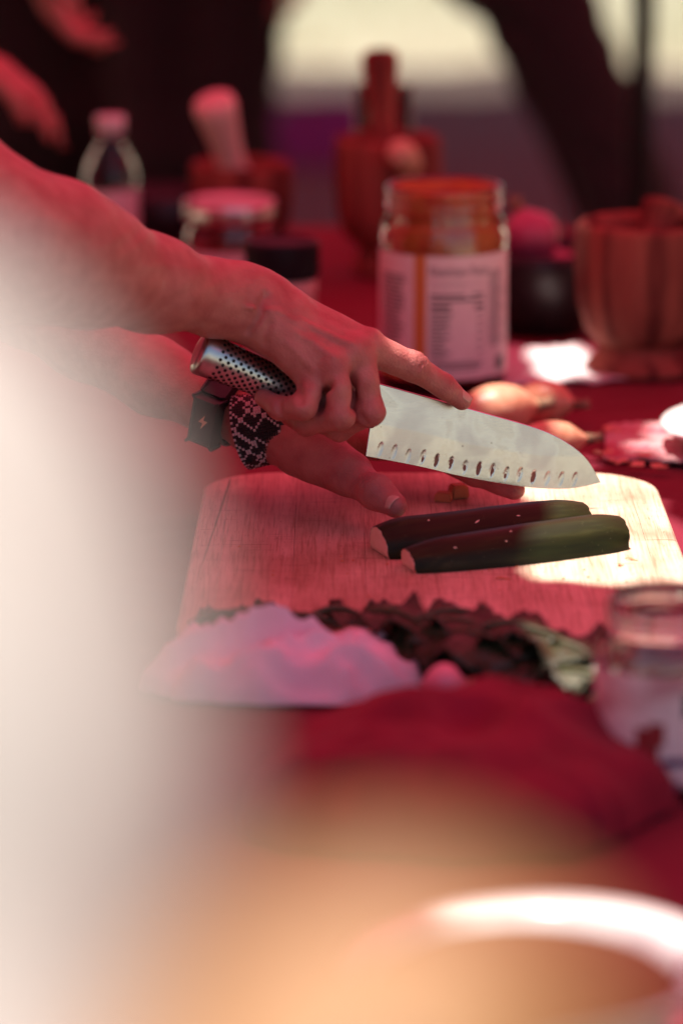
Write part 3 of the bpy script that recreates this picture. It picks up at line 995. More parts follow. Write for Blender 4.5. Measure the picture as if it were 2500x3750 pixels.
# --- the cook: both forearms and hands at fine resolution
# knife arm
ra_e = (-0.1998, 2.28, 0.2362)
r_arm = chain([(-.46, 2.36, .47), (-.33, 2.31, .34), ra_e], [.052, .047, .044]) + [
    cap(ra_e, (-0.1756, 2.305, 0.228), .044, .042), cap((-0.1756, 2.305, 0.228), (-0.1563, 2.33, 0.2153), .042, .037), cap((-0.1563, 2.33, 0.2153), (-0.1185, 2.375, 0.1948), .037, .0285),
    cap((-0.1185, 2.375, 0.1948), (-0.079, 2.418, 0.1775), .0285, .0225), cap((-0.079, 2.418, 0.1775), (-0.0543, 2.432, 0.1693), .0225, .0205), ball((-0.0608, 2.425, 0.1836), .0125)]
r_base = [cap((-0.0557, 2.432, 0.1693), (-0.0403, 2.43, 0.1605), .0205, .0205),
    cap((-0.0504, 2.446, 0.1712), (0.0163, 2.432, 0.1425), .0155, .0122), cap((-0.0482, 2.432, 0.1681), (0.0061, 2.417, 0.142), .0150, .0112),
    cap((-0.0472, 2.422, 0.1629), (-0.0061, 2.409, 0.1351), .0150, .0110), cap((-0.0462, 2.416, 0.1592), (-0.0184, 2.411, 0.1273), .0150, .0102),
    cap((-0.0407, 2.448, 0.1502), (0.0017, 2.45, 0.1245), .017, .015), cap((-0.0039, 2.42, 0.122), (0.0045, 2.42, 0.1034), .0085, .0085), cap((-0.0179, 2.421, 0.119), (-0.0109, 2.42, 0.1034), .0085, .0085)]
r_thumb = chain([(-0.0409, 2.462, 0.151), (-0.0155, 2.484, 0.1288), (0.0046, 2.488, 0.1121), (0.0189, 2.48, 0.1023)], [.017, .013, .0108, .009])
r_index = chain([(0.0174, 2.43, 0.1429), (0.0464, 2.449, 0.1267), (0.0666, 2.461, 0.1118), (0.0789, 2.468, 0.1002)], [.0116, .0093, .0079, .0062])
r_mid = chain([(0.0112, 2.419, 0.1433), (0.0151, 2.413, 0.1263), (0.0179, 2.413, 0.1052), (-0.0017, 2.43, 0.09), (-0.0139, 2.446, 0.0906)], [.0110, .0083, .0090, .0082, .0072])
r_ring = chain([(-0.0045, 2.408, 0.1364), (-0.0022, 2.4, 0.1233), (-0.0008, 2.398, 0.1056), (-0.0224, 2.418, 0.0961), (-0.0336, 2.438, 0.0967)], [.0108, .0081, .0088, .0080, .007])
r_pink = chain([(-0.0173, 2.411, 0.1273), (-0.0206, 2.402, 0.1195), (-0.0244, 2.396, 0.1117), (-0.0394, 2.409, 0.1078), (-0.0499, 2.421, 0.1121)], [.0100, .0078, .0081, .0072, .0060])
def U(k, l): return ('u', k, l)
r_knuck = [ball((0.0174, 2.427, 0.1463), .0092), ball((0.0067, 2.413, 0.1439), .0082), ball((-0.0053, 2.405, 0.137), .0078), ball((-0.0173, 2.407, 0.1287), .0074),
           ball((0.0464, 2.446, 0.1288), .0088), ball((0.019, 2.41, 0.1053), .0086), ball((-0.0003, 2.401, 0.1046), .0084), ball((-0.0242, 2.4, 0.1105), .0078)]
# extensor tendons and a few veins standing a little proud
def ridge(pts, r, sink, tree):
    q = [on_skin(tree, p, sink) for p in pts]
    return [cap(q[i], q[i + 1], r, r) for i in range(len(q) - 1)]
def on_skin(tree, p, depth=0.0):
    ys = np.linspace(-.06, .06, 241)
    X = np.array(p) + np.stack([0 * ys, ys, -.22 * ys], -1)
    d = d_tree(tree, X.astype(np.float32))
    k = int(np.argmax(d < 0)) if (d < 0).any() else int(np.argmin(d))
    return X[k] + np.array([0, depth, 0])
right = U(.010, [U(.014, r_arm + r_base[:1]), U(.0045, [U(.0075, r_base), U(.0016, [U(.0035, r_thumb), U(.0035, r_index), U(.0035, r_mid), U(.0035, r_ring), U(.0035, r_pink)]), U(.003, r_knuck)])])
right = U(.0022, [right] + ridge([(-0.0261, 2.41, 0.1643), (-0.0095, 2.41, 0.1558), (0.0061, 2.41, 0.1491)], .0022, .0012, right) + ridge([(-0.0289, 2.41, 0.1567), (-0.0136, 2.4, 0.1487), (-0.0044, 2.4, 0.142)], .0022, .0013, right)
          + ridge([(-0.0345, 2.41, 0.1496), (-0.0234, 2.41, 0.1388), (-0.0172, 2.4, 0.1346)], .0020, .0012, right)
          + ridge([(-0.0619, 2.4, 0.1755), (-0.0398, 2.4, 0.1724), (-0.0232, 2.4, 0.1611), (-0.0133, 2.4, 0.1454)], .0015, .0008, right))
# furrows: wrist fold, palm-edge fold, gaps between the knuckles, laid on the skin
def furrow(tree, pts, r, depth=0.0):
    q = [on_skin(tree, p, depth) for p in pts]
    return [cap(q[i], q[i + 1], r, r) for i in range(len(q) - 1)]
cuts_r = furrow(right, [(-0.0482, 2.405, 0.181), (-0.0508, 2.4, 0.1755), (-0.0542, 2.4, 0.1671), (-0.0593, 2.404, 0.1587)], .0013) + \
    furrow(right, [(-0.0458, 2.396, 0.1658), (-0.0482, 2.4, 0.1586), (-0.0493, 2.398, 0.152)], .0010) + \
    furrow(right, [(0.0061, 2.39, 0.1316), (0.0078, 2.392, 0.1207), (0.0078, 2.39, 0.1112)], .0021, .0012) + \
    furrow(right, [(-0.0075, 2.39, 0.1268), (-0.0108, 2.388, 0.1187), (-0.0133, 2.388, 0.1111)], .0019, .0010) + \
    furrow(right, [(-0.0277, 2.398, 0.1243), (-0.0261, 2.395, 0.1201), (-0.0255, 2.392, 0.1159)], .0012) + furrow(right, [(-0.04, 2.4, 0.1142), (-0.0387, 2.4, 0.1068)], .0008) + \
    furrow(right, [(0.0122, 2.39, 0.107), (0.015, 2.39, 0.1033)], .0010)
right = ('s', .005, right, U(.002, cuts_r))
# guiding arm
l_arm = chain([(-.56, 2.80, .46), (-.42, 2.78, .33), (-0.2636, 2.72, 0.1495)], [.052, .046, .041]) + [
    cap((-0.2636, 2.72, 0.1495), (-0.2224, 2.67, 0.137), .041, .038), cap((-0.2224, 2.67, 0.137), (-0.1765, 2.62, 0.116), .038, .031), cap((-0.1765, 2.62, 0.116), (-0.126, 2.57, 0.0948), .031, .0245),
    cap((-0.126, 2.57, 0.0948), (-0.0896, 2.545, 0.0843), .0245, .0205), cap((-0.0896, 2.545, 0.0843), (-0.0539, 2.525, 0.0741), .0205, .0200)]
l_base = [cap((-0.0539, 2.525, 0.0741), (-0.0392, 2.52, 0.0701), .020, .0205), cap((-0.0509, 2.52, 0.0731), (0.0209, 2.533, 0.0604), .019, .0128), cap((-0.0506, 2.535, 0.0738), (0.016, 2.548, 0.064), .0185, .0122),
          cap((-0.0507, 2.545, 0.0737), (0.0092, 2.565, 0.0673), .0175, .0118), cap((-0.0509, 2.555, 0.0731), (0.0018, 2.582, 0.0688), .0165, .011),
          cap((-0.0464, 2.515, 0.0712), (-0.0186, 2.497, 0.0603), .0195, .0175)]
l_thumb = chain([(-0.0244, 2.5, 0.0617), (0.0046, 2.468, 0.0512), (0.0222, 2.444, 0.0442), (0.0345, 2.427, 0.0395)], [.0185, .0136, .0100, .0082])
l_index = chain([(0.0218, 2.532, 0.0594), (0.0636, 2.532, 0.0503), (0.0902, 2.517, 0.0399), (0.1156, 2.507, 0.0314)], [.0118, .0095, .0085, .0072])
l_mid = chain([(0.0166, 2.548, 0.0631), (0.0641, 2.556, 0.0562), (0.0906, 2.548, 0.0473), (0.1123, 2.534, 0.039)], [.0118, .0095, .0085, .0072])
l_ring = chain([(0.0101, 2.565, 0.0664), (0.0527, 2.58, 0.0601), (0.0765, 2.575, 0.052), (0.0956, 2.562, 0.0442)], [.0112, .009, .008, .007])
l_pink = chain([(0.0024, 2.582, 0.0679), (0.0319, 2.6, 0.0619), (0.0485, 2.598, 0.0546), (0.0619, 2.588, 0.0491)], [.0105, .008, .0072, .006])
left = U(.010, [U(.012, l_arm + l_base[:1]), U(.007, [U(.010, l_base + l_thumb[:1]), U(.0014, [U(.004, l_thumb), U(.0035, l_index), U(.0035, l_mid), U(.0035, l_ring), U(.0035, l_pink)])]),
                ball((0.0221, 2.438, 0.047), .0094)])

def wrinkle(V, centre, along, normal, offs, depth, width, reach):
    """Press shallow creases across a joint on the side that faces normal."""
    c, a, n = V3(centre), V3(along) / np.linalg.norm(along), V3(normal) / np.linalg.norm(normal)
    d = V - c
    s = d @ a
    side = d - s[:, None] * a
    rr = np.linalg.norm(side, axis=1)
    cosn = (side @ n) / np.maximum(rr, 1e-6)
    near = (np.abs(s) < reach * 2) & (rr < reach * 2)
    lat = side @ np.cross(a, n)
    tot = np.zeros(len(V))
    for k, o in enumerate(offs):
        bow = o + 7 * lat ** 2 * (1 if o < 0 else -1) + .0005 * np.sin(lat * 900 + k * 2)
        tot += np.exp(-((s - bow) / width) ** 2) * (.6 + .4 * ((k * 7) % 5) / 4)
    w = np.clip((cosn - .1) / .5, 0, 1) * near
    return V - (side / np.maximum(rr, 1e-6)[:, None]) * (tot * w * depth)[:, None]

Vr, Fr = sdf_mesh(right, .00105)
Vr = relax(Vr, Fr, 2)
Vr = wrinkle(Vr, (0.0469, 2.447, 0.1286), V3((0.0666, 2.461, 0.1118)) - V3((0.0464, 2.449, 0.1267)), (.35, -.35, .85), [-.0042, -.0018, .0006, .003], .0010, .0007, .010)
Vr = wrinkle(Vr, (0.0672, 2.461, 0.1124), V3((0.0789, 2.468, 0.1002)) - V3((0.0666, 2.461, 0.1118)), (.5, -.3, .8), [-.002, .0004, .0026], .0007, .0006, .008)
Vl, Fl = sdf_mesh(left, .00105)
Vl = relax(Vl, Fl, 2)
ta = V3((0.0345, 2.427, 0.0395)) - V3((0.0046, 2.468, 0.0512))
Vl = wrinkle(Vl, (0.0222, 2.444, 0.0442), ta, (.25, -.6, .75), [-.0095, -.0066, -.0042, -.0018, .0008, .0034], .0008, .0008, .013)
# veins and fine tendon relief on the backs of the hands
def relief(V, amp, s):
    return V + amp * np.stack([np.sin(V[:, 0] * s + 4 * np.sin(V[:, 2] * s * .7)), np.sin(V[:, 1] * s * 1.3 + 2), np.cos(V[:, 2] * s * .9 + 3 * np.sin(V[:, 0] * s * .5))], -1)
Vr = relief(Vr, .00022, 210); Vl = relief(Vl, .00022, 190)

J = dict(pelvis=(-.86, 2.60, .20), chest=(-.66, 2.58, .46), neck=(-.57, 2.58, .60), head=(-.47, 2.58, .74), face=(.8, 0, -.45),
         sh=[(-.60, 2.39, .52), (-.60, 2.77, .52)], el=[(-.33, 2.31, .34), (-.42, 2.78, .33)], wr=[(-.33, 2.31, .34), (-.42, 2.78, .33)],
         hip=[(-.86, 2.51, .14), (-.86, 2.69, .14)], kn=[(-.84, 2.49, -.27), (-.84, 2.71, -.27)], an=[(-.88, 2.47, -.67), (-.88, 2.73, -.67)])
J['wr'] = [tuple(V3(e) + .02 * (V3(e) - V3(s)) / np.linalg.norm(V3(e) - V3(s))) for e, s in zip(J['el'], J['sh'])]
cook, cook_body = figure('person', 'cook leaning in from the left, bare forearms, chopping with a broad knife', J, 'dark_cloth', 'black_cloth', 'hair_dark', sleeve=.62)
old = cook_body.data
co = np.empty(len(old.vertices) * 3, np.float32); old.vertices.foreach_get('co', co); co = co.reshape(-1, 3)
li = np.empty(len(old.loops), np.int32); old.loops.foreach_get('vertex_index', li)
V, F = join_np([(co.astype(float), li.reshape(-1, 4)), (Vr, Fr), (Vl, Fl)])
cook_body.data = np_mesh('body', V, F)
cook_body.data.materials.append(M['skin'])

def nail(parent, centre, along, normal, ln, wd):
    a, n = Vector(along).normalized(), Vector(normal)
    n = (n - a * n.dot(a)).normalized(); w = a.cross(n); c = Vector(centre)
    def f(u, v):
        x = (u - .5) * 2; y = (v - .5) * 2
        sq = math.sqrt(max(0, 1 - .55 * max(0, abs(y) - .2) ** 2))
        return c + w * (x * wd / 2 * sq) + a * (y * ln / 2 * math.sqrt(max(0, 1 - .35 * x * x))) - n * (x * x * wd * .26 + .0006 * max(0, -y - .6))
    put('fingernail', solidify(grid_mesh('fingernail', 12, 12, f), .0004), 'nail', parent, worldspace=True)
ia = Vector((0.0789, 2.468, 0.1002)) - Vector((0.0666, 2.461, 0.1118))
inn = Vector((.55, -.32, .77))
nail(cook, Vector((0.0789, 2.468, 0.1002)) + inn.normalized() * .0069 - ia.normalized() * .0008, ia, inn, .0115, .0100)
tv = Vector((0.0345, 2.427, 0.0395)) - Vector((0.0222, 2.444, 0.0442))
tn = Vector((-.10, -.80, .45))
tn = (tn - tv.normalized() * tn.dot(tv.normalized())).normalized()
nail(cook, Vector((0.0345, 2.427, 0.0395)) + tn * .0085 - tv.normalized() * .0010, tv, tn, .0125, .0125)

# ------------------------------------------------------------------ wrist wear on the guiding arm
def ring_frame(c, ax):
    c, ax = Vector(c), Vector(ax).normalized()
    u = (Vector((0, 0, 1)) - ax * ax.z).normalized()
    return c, ax, u, ax.cross(u)
wa = Vector((-0.0539, 2.525, 0.0741)) - Vector((-0.0896, 2.545, 0.0843))
c, ax, u, w = ring_frame((-0.077, 2.537, 0.0793), wa)
wt = thing('wrist_tracker', 'matt black fitness band with a small lightning bolt on the left wrist', 'wristband', c)
def band(r, half, t, name, mat, parent, c=c, ax=ax, u=u, w=w, sx=1.0):
    prof = [(r, -half), (r + t * .7, -half), (r + t, -half + t * .4), (r + t, half - t * .4), (r + t * .7, half), (r, half)]
    n = 64; vs, fs = [], []
    for k in range(n):
        a = 2 * math.pi * k / n
        for rr, z in prof: vs.append(c + (u * math.cos(a) + w * math.sin(a) * sx) * rr + ax * z)
    m = len(prof)
    for k in range(n):
        for q in range(m):
            fs.append((k * m + q, k * m + (q + 1) % m, ((k + 1) % n) * m + (q + 1) % m, ((k + 1) % n) * m + q))
    return put(name, make_mesh(name, vs, fs, False), mat, parent, worldspace=True)
band(.0212, .0085, .0022, 'strap', 'wrist_plastic', wt)
def module(ang, lw, lt, hh_, label, name='module'):
    n = u * math.cos(ang) + w * math.sin(ang); t_ = ax.cross(n)
    cc = c + n * (.0222 + hh_ / 2)
    bm = bmesh.new(); bmesh.ops.create_cube(bm, size=1)
    for v in bm.verts: v.co = cc + ax * v.co.x * lw + t_ * v.co.y * lt + n * v.co.z * hh_
    bmesh.ops.bevel(bm, geom=bm.edges[:], offset=.0016, segments=2, affect='EDGES')
    me = bpy.data.meshes.new(name); bm.to_mesh(me); bm.free()
    o = put(name, me, 'wrist_plastic', wt, worldspace=True)
    return o, cc + n * hh_ / 2, n, t_
# which way round faces the camera and a little down
best = max(range(360), key=lambda q: (u * math.cos(R(q)) + w * math.sin(R(q))).dot(Vector((-.15, -1, -.18))))
best2 = max(range(360), key=lambda q: (u * math.cos(R(q)) + w * math.sin(R(q))).dot(Vector((0, -.75, .75))))
mod, mc, mn, mt = module(R(best), .0185, .032, .0085, '')
module(R(best2), .0165, .015, .006, '', 'clasp')
if mt.z < 0: mt = -mt
bolt = [(.10, .50), (-.42, -.08), (-.02, -.08), (-.14, -.52), (.42, .12), (.02, .12)]
sd_ = mn.cross(mt)
if sd_.x < 0: sd_ = -sd_
vs = [mc + mn * .0002 + sd_ * x * .0085 + mt * y * .0105 for x, y in bolt]
put('lightning_bolt', make_mesh('lightning_bolt', vs, [(0, 1, 2), (0, 2, 5), (5, 2, 3), (5, 3, 4)], False), 'bolt_print', mod, worldspace=True)

c2, ax2, u2, w2 = ring_frame((-0.0508, 2.519, 0.0721), Vector((1, -.22, .26)))
br = thing('beaded_bracelet', 'wide black and pale beaded bracelet with a zigzag weave on the left wrist', 'bracelet', c2)
# every bead is a little dome; the weave of diamonds and bars is picked out in pale beads
rows, colsN, br_r, bw = 18, 84, .0262, .00185
def motif(i, j):
    p, q = j % 21, i
    if q in (0, rows - 1): return j % 2
    if abs((p - 10)) == abs(q - 8): return 1
    if abs(p - 10) + abs(q - 8) in (3,): return 1
    if p == 10 and q == 8: return 1
    if (p + q) % 21 in (1, 2) and q > 8: return 1
    if (p - q) % 21 in (17, 18) and q < 8: return 1
    if abs(p - 10) + abs(q - 8) == 9 and (p + q) % 2: return 1
    return 0
for val, name, mt_ in ((0, 'dark_beads', 'bead_dark'), (1, 'pale_beads', 'bead_pale')):
    vs, fs = [], []
    for j in range(colsN):
        for i in range(rows):
            if motif(i, j) != val: continue
            a = 2 * math.pi * (j + .5) / colsN
            n = u2 * math.cos(a) + w2 * math.sin(a); t_ = ax2.cross(n)
            cc = c2 + n * (br_r - .0010 * math.cos((i - 7.5) / 7.5)) + ax2 * (i - (rows - 1) / 2) * bw
            b0 = len(vs)
            hw, hl_ = bw * .47, br_r * math.pi / colsN * .93
            for (x, y, z) in ((-1, -1, 0), (1, -1, 0), (1, 1, 0), (-1, 1, 0), (-.6, -.6, 1), (.6, -.6, 1), (.6, .6, 1), (-.6, .6, 1)):
                vs.append(cc + ax2 * x * hw + t_ * y * hl_ + n * z * .0009)
            fs += [(b0, b0 + 1, b0 + 5, b0 + 4), (b0 + 1, b0 + 2, b0 + 6, b0 + 5), (b0 + 2, b0 + 3, b0 + 7, b0 + 6), (b0 + 3, b0, b0 + 4, b0 + 7), (b0 + 4, b0 + 5, b0 + 6, b0 + 7)]
    o = put(name, make_mesh(name, vs, fs, True), mt_, br, worldspace=True); o['kind'] = 'stuff'
band(br_r - .0022, rows * bw / 2, .0012, 'backing', 'bead_dark', br, c2, ax2, u2, w2)
band(br_r - .0040, .0075, .0012, 'lining', 'bead_dark', br, c2 + ax2 * (rows * bw / 2 + .004), ax2, u2, w2)

# --- onlooker right beside the camera, seated in the sun: cream shoulder and tanned arm
J = dict(pelvis=(-.26, .50, -.19), chest=(-.235, .56, .285), neck=(-.235, .575, .47), head=(-.245, .60, .63), face=(.15, 1, -.1),
         sh=[(-.098, .575, .456), (-.38, .56, .43)], el=[(-.060, .37, .31), (-.45, .60, .13)], wr=[(.006, .478, .427), (-.37, .82, .06)],
         hip=[(-.17, .52, -.23), (-.35, .52, -.23)], kn=[(-.15, .96, -.22), (-.37, .96, -.22)], an=[(-.15, .98, -.67), (-.37, .98, -.67)],
         hands=[((.006, .478, .427), (.15, .85, -.5), (.2, -.3, -1), (-1, .3, 0), .9, .75), ((-.37, .82, .06), (.05, .12, -.02), (0, 0, -1), (1, 0, 0), 1, .3)])
figure('person', 'onlooker close to the camera at lower left, blurred cream shirt and tanned arm', J, 'cream_cloth', 'dark_cloth', 'hair_fair', 'skin_tan', sleeve=.92, vox=.007)
st = thing('stool', 'wooden stool under the onlooker beside the camera', 'stool', (-.26, .47, GZ))
st.scale = (1, 1, 1.07)
put('seat', lathe_mesh('seat', [(0, .40), (.17, .40), (.178, .405), (.178, .425), (.17, .432), (0, .432)], 40), 'wood_pale', st)
for k in range(4):
    a = R(45 + 90 * k)
    put('leg', make_mesh('leg', *tube([(.17 * math.cos(a), .17 * math.sin(a), 0), (.11 * math.cos(a), .11 * math.sin(a), .40)], [.014, .017], 12)), 'wood_pale', st)

# --- people standing beyond the far end of the table
def standing(label, x, y, face, dx=0.0, spread=.10, step=.05):
    f = Vector(face).normalized(); s = Vector((f.y, -f.x, 0))      # s: their right
    def at(fw, sd, z): return (x + f.x * fw + s.x * sd, y + f.y * fw + s.y * sd, z)
    J = dict(pelvis=at(0, 0, .20), chest=at(-.01, 0, .53), neck=at(-.01, 0, .69), head=at(.02, 0, .84), face=(f.x, f.y, -.12),
             sh=[at(-.01, .19, .61), at(-.01, -.19, .61)], el=[at(.0, .24, .33), at(.02, -.24, .33)], wr=[at(.08, .22, .10), at(.10, -.22, .11)],
             hip=[at(0, .085, .14), at(0, -.085, .14)], kn=[at(step + .02, spread, -.28), at(-step + .02, -spread, -.28)], an=[at(step, spread * 1.15, -.67), at(-step - .03, -spread * 1.15, -.67)],
             hands=[(at(.08, .22, .10), (f.x * .2, f.y * .2, -1), (-s.x, -s.y, 0), (f.x, f.y, 0), .95, .4), (at(.10, -.22, .11), (f.x * .2, f.y * .2, -1), (s.x, s.y, 0), (f.x, f.y, 0), .95, .4)])
    figure('person', label, J, 'black_cloth', 'black_cloth', 'hair_dark', sleeve=.99, group='people standing behind the table')
standing('person in black standing beyond the far left end of the table', -.238, 6.3, (-.25, -.95, 0), spread=.060, step=.01)
standing('person in black farther left, behind the reaching helper', -.50, 6.7, (.2, -.95, 0), spread=.065, step=.02)
J = dict(pelvis=(.235, 5.66, .20), chest=(.16, 5.66, .52), neck=(.12, 5.65, .67), head=(.09, 5.63, .81), face=(-.8, -.5, -.2),
         sh=[(.13, 5.48, .60), (.17, 5.84, .60)], el=[(.06, 5.38, .38), (.10, 5.92, .36)], wr=[(-.02, 5.36, .24), (.0, 5.86, .22)],
         hip=[(.235, 5.58, .14), (.24, 5.75, .14)], kn=[(.415, 5.52, -.27), (.43, 5.74, -.27)], an=[(.54, 5.54, -.67), (.57, 5.76, -.67)],
         hands=[((-.02, 5.36, .24), (-.7, .0, -.6), (0, .9, -.2), (.6, 0, .3), .95, .5), ((.0, 5.86, .22), (-.5, -.1, -.8), (0, -1, 0), (.6, 0, .3), .95, .4)])
figure('person', 'person in dark trousers leaning left behind the table at the right', J, 'black_cloth', 'black_cloth', 'hair_dark', sleeve=.99, group='people standing behind the table')
# --- helper on the far left, arms reaching over the table
J = dict(pelvis=(-.78, 3.72, .16), chest=(-.66, 3.66, .46), neck=(-.58, 3.64, .60), head=(-.50, 3.62, .74), face=(.8, -.2, -.4),
         sh=[(-.56, 3.46, .52), (-.62, 3.84, .52)], el=[(-.47, 3.42, .24), (-.40, 3.86, .36)], wr=[(-0.3958, 3.5, 0.2273), (-0.3146, 3.76, 0.3057)],
         hip=[(-.78, 3.63, .12), (-.78, 3.81, .12)], kn=[(-.74, 3.62, -.28), (-.76, 3.84, -.28)], an=[(-.78, 3.6, -.67), (-.8, 3.84, -.67)],
         hands=[((-0.3958, 3.5, 0.2273), (.8, .0, -.38), (.1, .2, -1), (.2, .9, 0), .95, .45), ((-0.3146, 3.76, 0.3057), (.35, -.1, -.9), (.9, 0, .3), (0, -1, 0), .95, .5)])
figure('person', 'helper in black reaching over the table at far left, hands beside the clear bottle', J, 'black_cloth', 'black_cloth', 'hair_dark', sleeve=.99)

# ------------------------------------------------------------------ glassware, jars and bottles
def shell(out, inn):
    """Closed glass wall: outer profile up, inner profile back down."""
    return out + inn[::-1]

def wrap_label(r, z0, z1, a0, a1, t=.0003, n=48):
    vs, fs = [], []
    for k in range(n + 1):
        a = a0 + (a1 - a0) * k / n
        for rr, z in ((r, z0), (r + t, z0), (r + t, z1), (r, z1)):
            vs.append((rr * math.cos(a), rr * math.sin(a), z))
    for k in range(n):
        for q in range(4):
            fs.append((k * 4 + q, k * 4 + (q + 1) % 4, k * 4 + 4 + (q + 1) % 4, k * 4 + 4 + q))
    return make_mesh('label', vs, fs, False)

def on_cyl(r, a, z): return (r * math.cos(a), r * math.sin(a), z)

def wrap_rects(name, r, rects, n=8):
    """Flat print: (angle from, angle to, z from, z to) patches lying on a cylinder."""
    vs, fs = [], []
    for a0, a1, z0, z1 in rects:
        for k in range(n):
            b = len(vs); x0 = a0 + (a1 - a0) * k / n; x1 = a0 + (a1 - a0) * (k + 1) / n
            vs += [on_cyl(r, x0, z0), on_cyl(r, x1, z0), on_cyl(r, x1, z1), on_cyl(r, x0, z1)]
            fs.append((b, b + 1, b + 2, b + 3))
    return make_mesh(name, vs, fs, False)

def wrap_text(txt, r, a_left, z, size, squeeze=1.0):
    cu = bpy.data.curves.new('lettering', 'FONT')
    cu.body = txt; cu.size = size; cu.resolution_u = 3
    ob = bpy.data.objects.new('lettering', cu); COL.objects.link(ob)
    bpy.context.view_layer.update()
    me = bpy.data.meshes.new_from_object(ob.evaluated_get(bpy.context.evaluated_depsgraph_get()))
    bpy.data.objects.remove(ob)
    for v in me.vertices:
        a = a_left + v.co.x * squeeze / r
        v.co = Vector(on_cyl(r, a, z + v.co.y))
    return me

rj = .0505
jar = thing('sauce_jar', 'large open glass jar of red sauce with a cream nutrition label', 'jar', (.0808, 3.012, 0), R(-90))
jar.scale = (1, 1, 1.06)
h = .152
outp = [(0, .0005), (rj * .86, .0005), (rj * .97, .003), (rj, .010), (rj, .112), (rj * .985, .120), (rj * .93, .127), (rj * .885, .1315), (rj * .885, .1345), (rj * .925, .1360), (rj * .925, .1400),
        (rj * .885, .1415), (rj * .885, .1440), (rj * .93, .1455), (rj * .93, .1505), (rj * .91, .1522)]
inn = [(0, .006), (rj * .82, .006), (rj * .92, .012), (rj * .935, .108), (rj * .90, .120), (rj * .84, .130), (rj * .835, .150), (rj * .87, .1522)]
put('glass', lathe_mesh('glass', shell(outp, inn), 72), 'glass', jar)
put('sauce', lathe_mesh('sauce', [(0, .0064), (rj * .81, .0064), (rj * .915, .0125), (rj * .930, .108), (rj * .895, .1195), (rj * .86, .1235), (rj * .6, .1225), (0, .1215)], 64), 'sauce', jar)
put('sauce_smear', lathe_mesh('sauce_smear', [(rj * .862, .1245), (rj * .832, .1300), (rj * .829, .1490), (rj * .823, .1490), (rj * .826, .1298), (rj * .856, .1242)], 40, wob=.004), 'sauce', jar)
lb = put('label', wrap_label(rj + .0002, .012, .105, R(-125), R(125)), 'label', jar)
# camera-side of the jar is angle 0
def A(f): return math.asin(max(-1, min(1, f)))
rp = rj + .0007
put('colour_band', wrap_rects('colour_band', rp, [(A(-.47), A(-.36), .012, .105)]), 'label_orange', lb)
put('colour_edge', wrap_rects('colour_edge', rp, [(A(-.98), A(-.47), .012, .022), (A(-.36), A(-.29), .012, .105)]), 'label_orange', lb)
put('lettering', wrap_text('Nutrition Facts', rp, A(-.24), .0905, .0100, .80), 'ink', lb)
rects = []
L0, L1 = A(-.22), A(.60)
rects += [(L0, L1, .0835, .0840), (L0, L1, .0715, .0732), (L0, L0 + .62 * (L1 - L0), .0750, .0765), (L0 + .74 * (L1 - L0), L1, .0755, .0770)]
rects += [(L0, L0 + .36 * (L1 - L0), .0655, .0682), (L0 + .82 * (L1 - L0), L1, .0655, .0682)]
for k in range(12):
    z = .0620 - k * .0030
    rects.append((L0, L0 + random.uniform(.22, .42) * (L1 - L0), z, z + .0011))
    if k % 2 == 0: rects.append((L0 + .86 * (L1 - L0), L1, z, z + .0011))
rects += [(L0, L1, .0250, .0258), (L0, L0 + .95 * (L1 - L0), .0222, .0236), (L0, L0 + .9 * (L1 - L0), .0196, .0204)]
for k in range(22):
    z = .0880 - k * .0031
    rects.append((A(-.93), A(-.93 + random.uniform(.22, .34)), z, z + .0013))
for k in range(26):
    z = .0910 - k * .0026
    if z > .034: rects.append((A(.68), A(.70 + random.uniform(.12, .22)), z, z + .0009))
o = put('fine_print', wrap_rects('fine_print', rp + .0001, rects, 5), 'ink', lb); o['kind'] = 'stuff'
put('code_bars', wrap_rects('code_bars', rp + .0001, [(A(.80 + .012 * k), A(.80 + .012 * k + (.009 if k % 3 else .006)), .0165, .0265) for k in range(10)], 2), 'ink', lb)

# small spice bottle with a black cap behind the forearm
sb = thing('spice_bottle', 'small spice bottle with a ribbed black cap behind the forearm', 'bottle', (-.0490, 3.13, 0), R(-90))
put('bottle_body', lathe_mesh('bottle_body', [(0, .0005), (.026, .0005), (.0285, .004), (.0285, .042), (.0275, .047), (.0275, .050), (.0285, .0515), (.0285, .0655), (0, .0655)], 48), 'shaker_body', sb)
put('label', wrap_label(.0288, .008, .040, R(-150), R(150)), 'label', sb)
cp = put('cap', lathe_mesh('cap', [(.0262, .0660), (.0300, .0660), (.0304, .0675), (.0304, .0930), (.0298, .0955), (.0284, .0968), (.0266, .0968), (.0259, .0950), (0, .0950)], 64), 'black_plastic', sb)
rv, rf_ = [], []
for k in range(60):
    a = 2 * math.pi * k / 60; b0 = len(rv)
    for z in (.0690, .0925):
        for da, rr in ((-.02, .0303), (0, .0310), (.02, .0303)): rv.append(on_cyl(rr, a + da, z))
    rf_ += [(b0, b0 + 1, b0 + 4, b0 + 3), (b0 + 1, b0 + 2, b0 + 5, b0 + 4)]
put('cap_ribs', make_mesh('cap_ribs', rv, rf_), 'black_plastic', cp)

